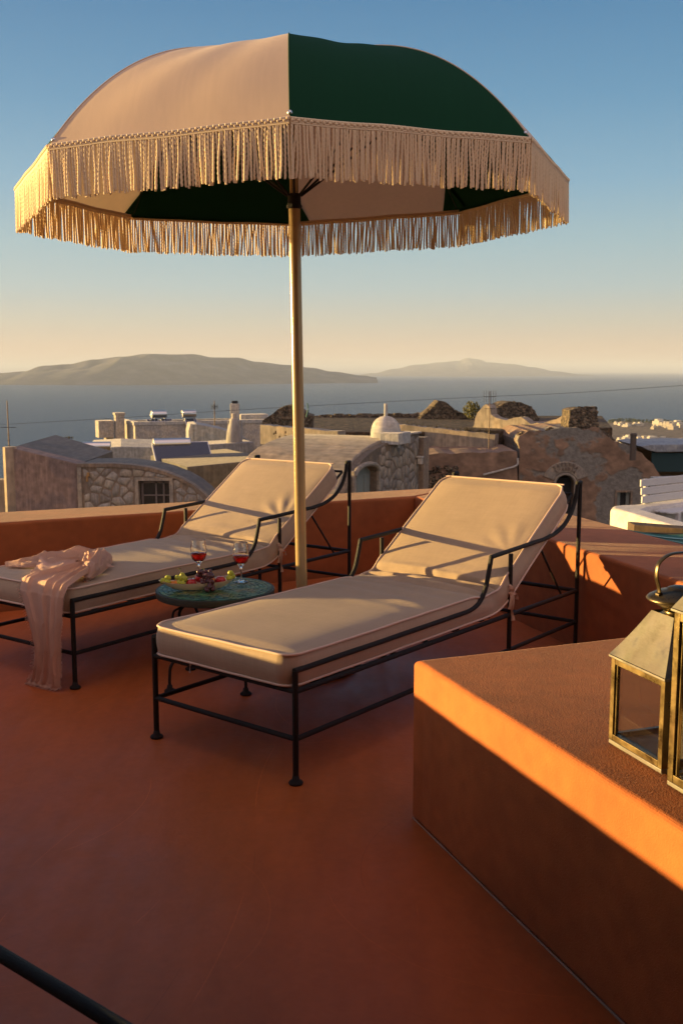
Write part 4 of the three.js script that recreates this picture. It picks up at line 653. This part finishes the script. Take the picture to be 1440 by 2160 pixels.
{ // big ruined house on the right
  const Z = 38, o = [0, 0], t = thing('ruined_house', 'large ruined house with peeling ochre plaster, arched doorway and sloping right side', 'ruin', [0, 0, -Z]);
  const out = [[6.59, -0.99], [6.92, -0.85], [7.85, -0.80], [8.56, -0.76], [9.56, -0.76], [9.82, -0.96], [10.25, -1.26], [10.83, -1.49], [11.06, -1.58], [11.48, -1.97], [11.89, -2.47], [11.99, -2.68], [12.12, -5.17], [6.69, -5.17]];
  const d0 = [7.92, -2.55], w0 = [10.32, -3.14], w1 = [10.84, -3.72];
  const dc = 8.367, dy = -2.859, dr = .34, arch = Array.from({ length: 13 }, (_, i) => { const a = i / 12 * Math.PI; return [dc + Math.cos(a) * dr, dy + Math.sin(a) * dr]; });
  part('wall', face(ragged(out, .10, 3).reverse(), 5.2, 0, [[...arch, [dc - dr, dy - 1.6], [dc + dr, dy - 1.6]], [[w0[0], w1[1] - .3], [w1[0], w1[1] - .3], [w1[0], w0[1]], [w0[0], w0[1]]]]), M.peel, t);
  part('doorway', box(2 * dr, 2.2, .1, dc, dy - .9, -.5), M.dark, t);
  const sur = Array.from({ length: 17 }, (_, i) => { const a = i / 16 * Math.PI; return [dc + Math.cos(a) * (dr + .06), dy + Math.sin(a) * (dr + .06), .02]; });
  part('arch', [tube(sur, .055, 40, 8), box(.13, 1.4, .12, dc - dr - .06, dy - .7, .01), box(.13, 1.4, .12, dc + dr + .06, dy - .7, .01)], M.frame, t);
  const band = (r0, r1) => { const p = []; for (let i = 0; i <= 16; i++) { const a = lerp(.12, .88, i / 16) * Math.PI; p.push([dc + Math.cos(a) * r1, dy + Math.sin(a) * r1 * .98]); } for (let i = 16; i >= 0; i--) { const a = lerp(.12, .88, i / 16) * Math.PI; p.push([dc + Math.cos(a) * r0, dy + Math.sin(a) * r0]); } return p; };
  const pl = part('plaque', (() => { const g = face(band(dr + .13, dr + .55), .05, .01); g.translate(0, 0, .05); return g; })(), M.frame, t);
  const font = await new FontLoader().loadAsync('fonts/droid/droid_serif_bold.typeface.json'), letters = [];
  const arcText = (s, R, size, span) => [...s].forEach((ch, i) => { if (ch === ' ') return; const a = Math.PI / 2 + span * (.5 - i / (s.length - 1)), g = new TextGeometry(ch, { font, size, depth: .05, curveSegments: 2 }); g.computeBoundingBox(); g.translate(-(g.boundingBox.max.x + g.boundingBox.min.x) / 2, -size / 2, 0); g.rotateZ(a - Math.PI / 2); g.translate(dc + Math.cos(a) * R, dy + Math.sin(a) * R, .05); letters.push(g); });
  arcText('TAVERNA', dr + .43, .115, 1.15); arcText('L\'ABBIA', dr + .26, .115, 1.15); part('lettering', letters, M.mortar, pl);
  const f = part('window', [box(.08, w0[1] - w1[1] + .4, .1, w0[0] - .03, (w0[1] + w1[1]) / 2 - .15, .0), box(.08, w0[1] - w1[1] + .4, .1, w1[0] + .03, (w0[1] + w1[1]) / 2 - .15, .0), box(w1[0] - w0[0] + .14, .08, .1, (w0[0] + w1[0]) / 2, w0[1] + .03, .002)], M.mortar, t);
  part('shutter', box(.13, .85, .04, w0[0] + .09, (w0[1] + w1[1]) / 2 - .15, -.12), M.doorgreen, f); part('shutter', box(.13, .85, .04, w1[0] - .08, (w0[1] + w1[1]) / 2 - .15, -.12), M.doorgreen, f);
  part('pane', box(.5, .9, .02, (w0[0] + w1[0]) / 2, (w0[1] + w1[1]) / 2 - .15, -.2), M.dark, f);
  rubbleStones(t, [...crest([[6.59, -0.98], [7.85, -0.80], [9.56, -0.76], [10.25, -1.26], [11.06, -1.58]], -.2, 60, 5, .17, .5)], 6);
  const tw = part('turret', (() => { const g = face(ragged([[8.57, -0.13], [8.90, -0.01], [9.26, -0.06], [9.46, 0.04], [9.59, -0.10], [9.60, -0.84], [8.52, -0.84]], .13, 8).reverse(), 1.4); g.translate(0, 0, -.25); return g; })(), M.rubble, t);
  rubbleStones(tw, crest([[8.57, -0.15], [8.90, -0.03], [9.54, -0.03]], -.6, 26, 9, .16, 1.2), 10);
  const ch = thing('chimney', 'thin dark chimney pipe on the sloping side of the ruined house', 'chimney', [10.691, -1.496, -37.4]);
  part('pipe', lathe([[.115, -.4], [.11, .50], [.13, .51], [.13, .56], [.10, .60], [0, .60]], 14), std({ color: lin(.09, .065, .05), roughness: .7 }), ch);
}
{
  const t = thing('ruined_wall', 'low crumbling wall with dark gaps and a white pipe, left of the arched doorway', 'ruin', [0, 0, -36.6]);
  part('wall', face(ragged([[2.66, -1.67], [3.07, -1.61], [4.77, -1.55], [6.32, -1.50], [6.40, -4.58], [2.69, -4.58]], .05, 13).reverse(), 3.4), M.peel, t);
  rubbleStones(t, (() => { const r = rng(15), a = []; for (let i = 0; i < 90; i++) a.push([lerp(2.736, 4.137, r()), lerp(-2.927, -2.068, r()), .02, .2]); return a; })(), 16);
  part('pipe', tube([[5.095, -2.342, .08], [5.809, -2.154, .09], [6.284, -1.999, .08], [6.312, -1.743, .08]], .035, 30, 8), M.white, t);
}
{
  const t = thing('ruined_wall', 'sunlit parapet of a ruined flat roof, with dry weeds along its top', 'ruin', [5.853, -1.019, -39], rad(-27));
  part('wall', face(ragged([[-4.2, .28], [-2.0, .12], [0, -.02], [0, -1.9], [-4.2, -1.9]], .035, 17).reverse(), .45), M.vault, t);
  const r = rng(19), tw = []; for (let i = 0; i < 120; i++) { const x = -.05 - r() * (i % 2 ? 1.2 : 3.8), y = -.02 + .07 * -x; for (let k = 0; k < 2; k++) tw.push(rod([x, y - .05, -.2 + (r() - .5) * .3], [x + (r() - .5) * .22, y + .06 + r() * .12, -.1 + (r() - .5) * .3], .009, 4, .003)); }
  part('dry_weeds', tw, std({ color: lin(.10, .08, .045), roughness: 1 }), t).userData.kind = 'stuff';
  const f = thing('ruin_roof', 'wide bare earth roof of the ruins, behind the sunlit parapet', 'roof');
  part('roof', plan([[-2.2, -40.6], [-3.0, -55], [14, -55], [11.5, -43.4], [3, -40.2]], -6, -1.02, .05), M.ruinroof, f);
  const w = thing('rubble_wall', 'long dark dry-stone wall along the far edge of the ruined roof', 'wall', [0, 0, -53]);
  const line = [[-1.97, -1.11], [-0.74, -0.99], [0.98, -0.96], [2.70, -0.94], [4.54, -0.91], [6.64, -1.11]];
  part('wall', face(ragged([...line, [6.64, -1.62], [-1.97, -1.62]], .16, 23, .35).reverse(), .7), M.rubble, w); rubbleStones(w, [...crest(line, .0, 200, 24, .30, .5), ...crest(line.map(([x, y]) => [x, y - .3]), .35, 140, 25, .28, .25)], 26);
  const g = thing('ruined_gable', 'stone gable with a sunlit left slope, behind the ruined roof', 'ruin', [0, 0, -51], rad(0));
  part('wall', face(ragged([[3.88, -0.97], [4.81, -0.12], [5.19, -0.17], [6.38, -0.97], [6.39, -1.39], [3.88, -1.39]], .10, 27, .3).reverse(), 2.2), M.rubble, g); rubbleStones(g, crest([[3.88, -0.97], [4.86, -0.15], [6.38, -0.97]], -.1, 70, 28, .11, .8), 29);
  const h = thing('ruined_gable', 'broken sunlit end wall of a vault, in front of the dark arch', 'ruin', [0, 0, -43.5]);
  const lit = [[5.57, -1.05], [5.69, -0.63], [5.92, -0.25], [6.18, -0.01], [6.36, -0.13], [6.39, -0.43], [6.61, -0.61], [6.98, -0.67], [7.46, -0.53], [7.78, -0.57], [8.15, -0.77], [8.68, -0.75], [9.28, -0.59], [9.67, -0.31], [9.95, -0.13], [10.02, -1.09]];
  const pv = lit[0]; const q = new THREE.Group(); q.name = 'end_wall'; q.position.set(pv[0], 0, 0); q.rotation.y = rad(-38); h.add(q);
  part('wall', face(ragged(lit.map(([x, y]) => [(x - pv[0]) / Math.cos(rad(38)) * .82, y]), .07, 31, .2).reverse(), .55), M.vault, q);
  const a = thing('ruined_vault', 'dark half-round stone end of a ruined vault, against the sea', 'ruin', [0, 0, -49]);
  const cx = 8.268, cy = -1.127, R = 1.17, semi = Array.from({ length: 17 }, (_, i) => { const an = Math.PI * (1 - i / 16); return [cx + Math.cos(an) * R, cy + Math.sin(an) * R * .88]; });
  part('wall', face(ragged([...semi, [cx + R, cy - 1], [cx - R, cy - 1]], .06, 33, .2).reverse(), 2.5), M.rubble, a); rubbleStones(a, crest(semi, -.1, 60, 34, .10, .9), 35);
  const s = thing('ruined_gable', 'stone gable by the pole', 'ruin', [0, 0, -38]);
  s.userData.label = 'stone gable by the parasol pole, above a sunlit pitted wall';
  part('wall', face(ragged([[-2.94, -0.52], [-2.15, 0.04], [-1.90, 0.06], [-1.06, -0.34], [-1.06, -1.22], [-2.95, -1.22]], .07, 37, .25).reverse(), 2), M.rubble, s); rubbleStones(s, crest([[-2.94, -0.50], [-2.04, 0.06], [-1.06, -0.34]], -.1, 50, 38, .10, .6), 39);
  const k = thing('ruined_wall', 'sunlit orange wall with small dark holes, under the stone gable', 'ruin', [-2.824, -0.587, -36], rad(-33));
  const holes = [], rr = rng(41); for (let i = 0; i < 9; i++) { const x = .35 + rr() * 1.3, y = -.12 - rr() * .22, w = .02 + rr() * .03; holes.push([[x - w, y - w * 1.5], [x + w, y - w * 1.2], [x + w * .8, y + w * 1.4], [x - w * .7, y + w * 1.1]]); }
  part('wall', face(ragged([[-.05, .06], [1.0, .02], [3.2, -.06], [3.2, -2], [-.05, -2]], .03, 40).reverse(), .5, 0, holes), M.vault, k); part('backing', box(2.6, .6, .1, 1.4, -.4, -.45), M.dark, k);
  part('drain', [rod([-1.199, 0.009, -37], [-1.233, 0.214, -37], .02), rod([-1.199, -0.025, -37], [-1.269, -0.298, -37], .03)], std({ color: lin(.02, .10, .09), roughness: .6 }), s).position.z = 38;
}
{ // shrub between the gables
  const t = thing('shrub', 'small yellow-green shrub growing between the two ruined gables', 'shrub', [6.351, -0.877, -50]), r = rng(51), leaf = [];
  for (let i = 0; i < 700; i++) { const a = r() * 6.28, b = Math.acos(2 * r() - 1), q = .42 * Math.cbrt(r()) * (1 + .5 * n3(a * 2, b * 3, 2)), g = new THREE.PlaneGeometry(.05, .09); g.rotateX(r() * 6); g.rotateY(r() * 6); g.translate(Math.sin(b) * Math.cos(a) * q * 1.1, .35 + Math.cos(b) * q, Math.sin(b) * Math.sin(a) * q); leaf.push(g); }
  part('foliage', leaf, phys({ color: lin(.13, .12, .02), roughness: .9, transmission: .3, thickness: 0, side: THREE.DoubleSide }), t); part('stem', rod([0, -.3, 0], [.03, .4, 0], .03, 6), M.dark, t);
}
{ // neighbour's pale roof with dark green sides
  const t = thing('garden_pavilion', 'pale blue roof with dark green sides over a shaded room, right of the ruined house', 'pavilion', [13.494, -2.193, -46]); t.scale.setScalar(1.4);
  part('roof', (() => { const g = face([[0, .13], [.35, .18], [2.2, .20], [4.5, .20], [4.5, .0], [.55, -.06], [.25, .0]].reverse(), 3, .02); return g; })(), std({ color: lin(.50, .54, .60), roughness: .6, map: rep(T.old, 3) }), t);
  part('valance', box(4.2, .62, .05, 2.5, -.40, -.15, .01), std({ color: lin(.016, .05, .055), roughness: .8, map: rep(T.slub, 1) }), t);
  part('back_wall', box(4.4, 3, .1, 2.4, -1.6, -2.6), std({ color: lin(.14, .09, .045), roughness: .9 }), t);
  for (const x of [.5, 2.4, 4.3]) part('post', box(.09, 3, .09, x, -1.5, -.3, .01), M.dark, t);
  const w = thing('white_wall', 'low white wall under the green-sided pavilion', 'wall', [8.455, -1.475, -27]); part('wall', face([[-.1, 0], [3, .08], [3, -3], [-.1, -3]].reverse(), .5, .03), M.white, w);
}
{ // neighbour's white terrace with a slatted bench
  const t = thing('white_terrace', 'neighbouring white terrace with thick rounded walls, sunlit on its left face', 'terrace', [0, 0, 0]);
  const a = [2.955, -11.0], b = [3.36, -8.6], c = [5.2, -12.75];
  const arm = [[a[0] - .03, a[1]], [a[0] + .02, a[1] - .14], [a[0] + .14, a[1] - .24], [a[0] + .30, a[1] - .28], c, [c[0] + .12, c[1] + .24], [a[0] + .42, a[1] - .03], [a[0] + .29, a[1] + .16], [b[0] + .26, b[1]], [b[0], b[1]]];
  const s = new THREE.Shape(arm.map(([x, z]) => new THREE.Vector2(x, -z))), g = new THREE.ExtrudeGeometry(s, { depth: 2.2, bevelEnabled: true, bevelThickness: .05, bevelSize: .05, bevelOffset: -.05, bevelSegments: 5 }); g.rotateX(-Math.PI / 2); g.translate(0, -2.37, 0);
  part('wall', meters(g), stucco(lin(.80, .76, .70), { bumpScale: .004 }), t);
  part('floor', plan([[a[0] + .3, a[1] - .1], [c[0], c[1] + .2], [6, -9], [b[0] + .2, b[1]]], -2, -.34, 0), std({ color: lin(.30, .20, .12), roughness: .8, map: rep(T.old, 2) }), t);
  const ba = thing('slatted_bench', 'white slatted bench on the neighbouring white terrace', 'bench', [3.32, -.10, -11.2], Math.atan2(.7, .9));
  for (let i = 0; i < 3; i++) part('slat', box(1.7, .080, .022, .85, .038 + i * .092, -.012 * i, .006), M.plank, ba);
  for (let i = 0; i < 4; i++) part('slat', box(1.7, .02, .072, .85, -.07, .10 + i * .085, .005), M.plank, ba);
  for (const x of [.13, 1.5]) part('post', [box(.05, .40, .035, x, .06, -.05, .006), box(.05, .30, .05, x, -.22, .0, .006), box(.05, .30, .05, x, -.22, .38, .006)], M.plank, ba);
  const v = thing('amber_bottle', 'amber glass bottle standing on the neighbouring white terrace, at the picture edge', 'bottle', [3.545, -.335, -10.35]);
  part('glass', lathe([[0, 0], [.034, 0], [.038, .01], [.038, .12], [.030, .155], [.014, .18], [.013, .235], [.016, .24], [.016, .255], [0, .255]], 28), phys({ color: lin(.62, .34, .08), roughness: .08, transmission: .75, thickness: .04, ior: 1.5, attenuationColor: lin(.8, .4, .08), attenuationDistance: .05 }), v);
  part('label', lathe([[.0385, .03], [.0385, .10]], 28), M.plank, v);
  const f = thing('green_awning', 'strip of dark green awning with pale edging below the white terrace', 'awning', [0, 0, 0]);
  const A = [2.267, 0.104, -8], B = [2.791, 0.136, -7.7], C = [2.399, 0.18, -6.6], D = [2.211, 0.148, -7.6];
  const sheet = (o, y0, y1, lift) => grid(40, 10, (u, w) => { const k = lerp(y0, y1, w); return [0, 1, 2].map((i) => lerp(lerp(A[i], B[i], u), lerp(D[i], C[i], u), k) + (i === 1 ? lift - .03 * Math.sin(u * 3.1) * (1 - k) - .015 * Math.sin(k * 3.1) : 0)); });
  part('cloth', sheet(0, 0, 1, 0), std({ color: lin(.010, .10, .062), roughness: .75, side: THREE.DoubleSide, map: rep(T.slub, .5) }), f);
  for (const q of [.32, .78]) part('stripe', sheet(0, q, q + .10, .006), std({ color: lin(.20, .36, .32), roughness: .75, side: THREE.DoubleSide }), f);
  part('frame', [rod([A[0], A[1] - .03, A[2]], [B[0], B[1] - .03, B[2]], .012), rod([B[0], B[1] - .03, B[2]], [B[0], -3, B[2]], .02), rod([A[0], A[1] - .03, A[2]], [A[0], -3, A[2]], .02)], M.iron, f);
  { const a = [2.494, 0.003, -8.6], b = [2.967, 0.101, -8.3], lw = thing('plaster_wall', 'low brown wall between the white terrace and the green awning', 'wall'); part('wall', plan([[a[0], a[2]], [b[0], b[2]], [b[0], b[2] - .2], [a[0], a[2] - .2]], -3, (a[1] + b[1]) / 2, .01), std({ color: lin(.17, .11, .065), roughness: .9, map: rep(T.old, 2) }), lw); }
}
// antennas and the cable
function antenna(label, pos, h, bars, r = .022) {
  const t = thing('antenna', label, 'antenna', pos); part('mast', rod([0, -1.5, 0], [0, h, 0], r, 8, r * .6), std({ color: lin(.16, .11, .075), roughness: .6, metalness: .4 }), t);
  bars.forEach(([y, w, d], i) => part('crossbar', [rod([-w, y, 0], [w, y, 0], r * .38, 5), ...(d ? [-1, -.6, -.2, .2, .6, 1].map((k) => rod([k * w, y - d, 0], [k * w, y + d, 0], r * .28, 4)) : [])], M.iron, t)); return t;
}
antenna('tall rusty antenna mast over the pink wall at the far left', [-9.776, -0.905, -30], 1.40, [[.62, .22, .0], [.40, .05, 0], [.24, .06, 0], [.08, .05, 0]], .024);
antenna('short pale aerial behind the roof of the field-stone house', [-9.069, -1.206, -34], .40, [[.36, .13, .05]], .03);
antenna('thin aerial on the roof of the pale house, beside the chimney', [-10.156, -2.682, -82], 1.7, [[1.2, .25, .2], [.7, .16, 0]], .05);
antenna('tall aerial in front of the broken sunlit end wall', [5.544, -1.644, -38.4], 2.25, [[2.05, .22, .22], [1.78, .12, 0], [1.6, .2, 0]], .022);
solo('overhead_cable', tube([[-15.598, -0.839, -40], [-13.365, -0.728, -40], [-11.132, -0.598, -40], [-8.53, -0.45, -40], [-5.003, -0.21, -40], [-1.481, -0.007, -40], [2.59, 0.214, -40], [5.917, 0.379, -40], [8.872, 0.508, -40], [13.294, 0.801, -40], [16.238, 1.003, -40]], .008, 120, 5), std({ color: lin(.10, .11, .12), roughness: .8 }), 'thin overhead cable sagging across the whole view in front of the sea', 'cable');
// the coast village
{
  const r = rng(61), mats = [M.white, M.offwhite], wins = M.dark, gs = 'white houses of the coast village';
  const proto = [0, 1, 2].map((k) => { const w = 9 + k * 3, d = 9, h = 4 + k * .8; const o = new THREE.Group(); o.add(Object.assign(live(new THREE.Mesh(merge([box(w, h + 3, d, 0, h / 2 - 1.5, 0), box(w * .55, 2.6, d * .6, -w * .15 + k, h + 1.3, -1)]), mats[k % 2])), { name: 'wall' })); const q = []; for (let i = 0; i < 3; i++) q.push(box(1, 1.5, .2, -w * .32 + i * w * .3, h * .5, d / 2 + .02)); o.add(Object.assign(live(new THREE.Mesh(merge(q), wins)), { name: 'window' })); o.add(Object.assign(live(new THREE.Mesh(box(1.1, 2.1, .2, w * .42, 1.05, d / 2 + .02), M.doorgreen)), { name: 'door' })); return o; });
  const put = (deg, dist, k, s = 1) => { const a = rad(deg), x = dist * Math.sin(a), z = -dist * Math.cos(a), o = proto[k].clone(); o.name = numbered('village_house'); o.position.set(x, landHeight(x, z), z); o.rotation.y = rad(18 + r() * 24); o.scale.setScalar(s); o.userData = { label: 'small white cubic house in the village on the coast plain', category: 'house', group: gs }; scene.add(o); };
  for (let i = 0; i < 26; i++) put(17.0 + r() * 2.2, 1780 + r() * 130, Math.floor(r() * 3), 1 + r() * .35);
  for (let i = 0; i < 9; i++) put(14.6 + r() * 2.4, 1780 + r() * 150, Math.floor(r() * 3), .7 + r() * .2);
  for (let i = 0; i < 34; i++) put(15.2 + r() * 4.0, 1400 + r() * 80, Math.floor(r() * 3), .7 + r() * .35);
  for (let i = 0; i < 5; i++) put(17.2 + r() * 1.6, 1370 + r() * 20, Math.floor(r() * 3), .7 + r() * .3);
  const leaf = []; for (let i = 0; i < 900; i++) { const k = Math.floor(r() * 26), a = rad(17.1 + (k * .61803 % 1) * 2.6), d = 1335 + (k * .31 % 1) * 40, x = d * Math.sin(a) + (r() - .5) * 11, z = -d * Math.cos(a) + (r() - .5) * 11, g = new THREE.TetrahedronGeometry(1.1 + r() * 1.2); g.rotateX(r() * 6); g.rotateY(r() * 6); g.translate(x, landHeight(x, z) + .5 + Math.abs(r() + r() - 1) * 6, z); leaf.push(g); }
  const far = []; for (let i = 0; i < 500; i++) { const k = Math.floor(r() * 16), a = rad(14.8 + (k * .61803 % 1) * 4.6), d = 1960 + (k * .37 % 1) * 50, x = d * Math.sin(a) + (r() - .5) * 12, z = -d * Math.cos(a) + (r() - .5) * 10, g = new THREE.TetrahedronGeometry(1.3 + r()); g.rotateX(r() * 6); g.translate(x, landHeight(x, z) + .5 + r() * 6, z); far.push(g); }
  const m = solo('treeline', [...leaf, ...far], std({ color: lin(.045, .055, .02), roughness: 1 }), 'dark green trees between and beyond the coast village houses', 'trees'); m.userData.kind = 'stuff';
}
renderer.render(scene, camera);
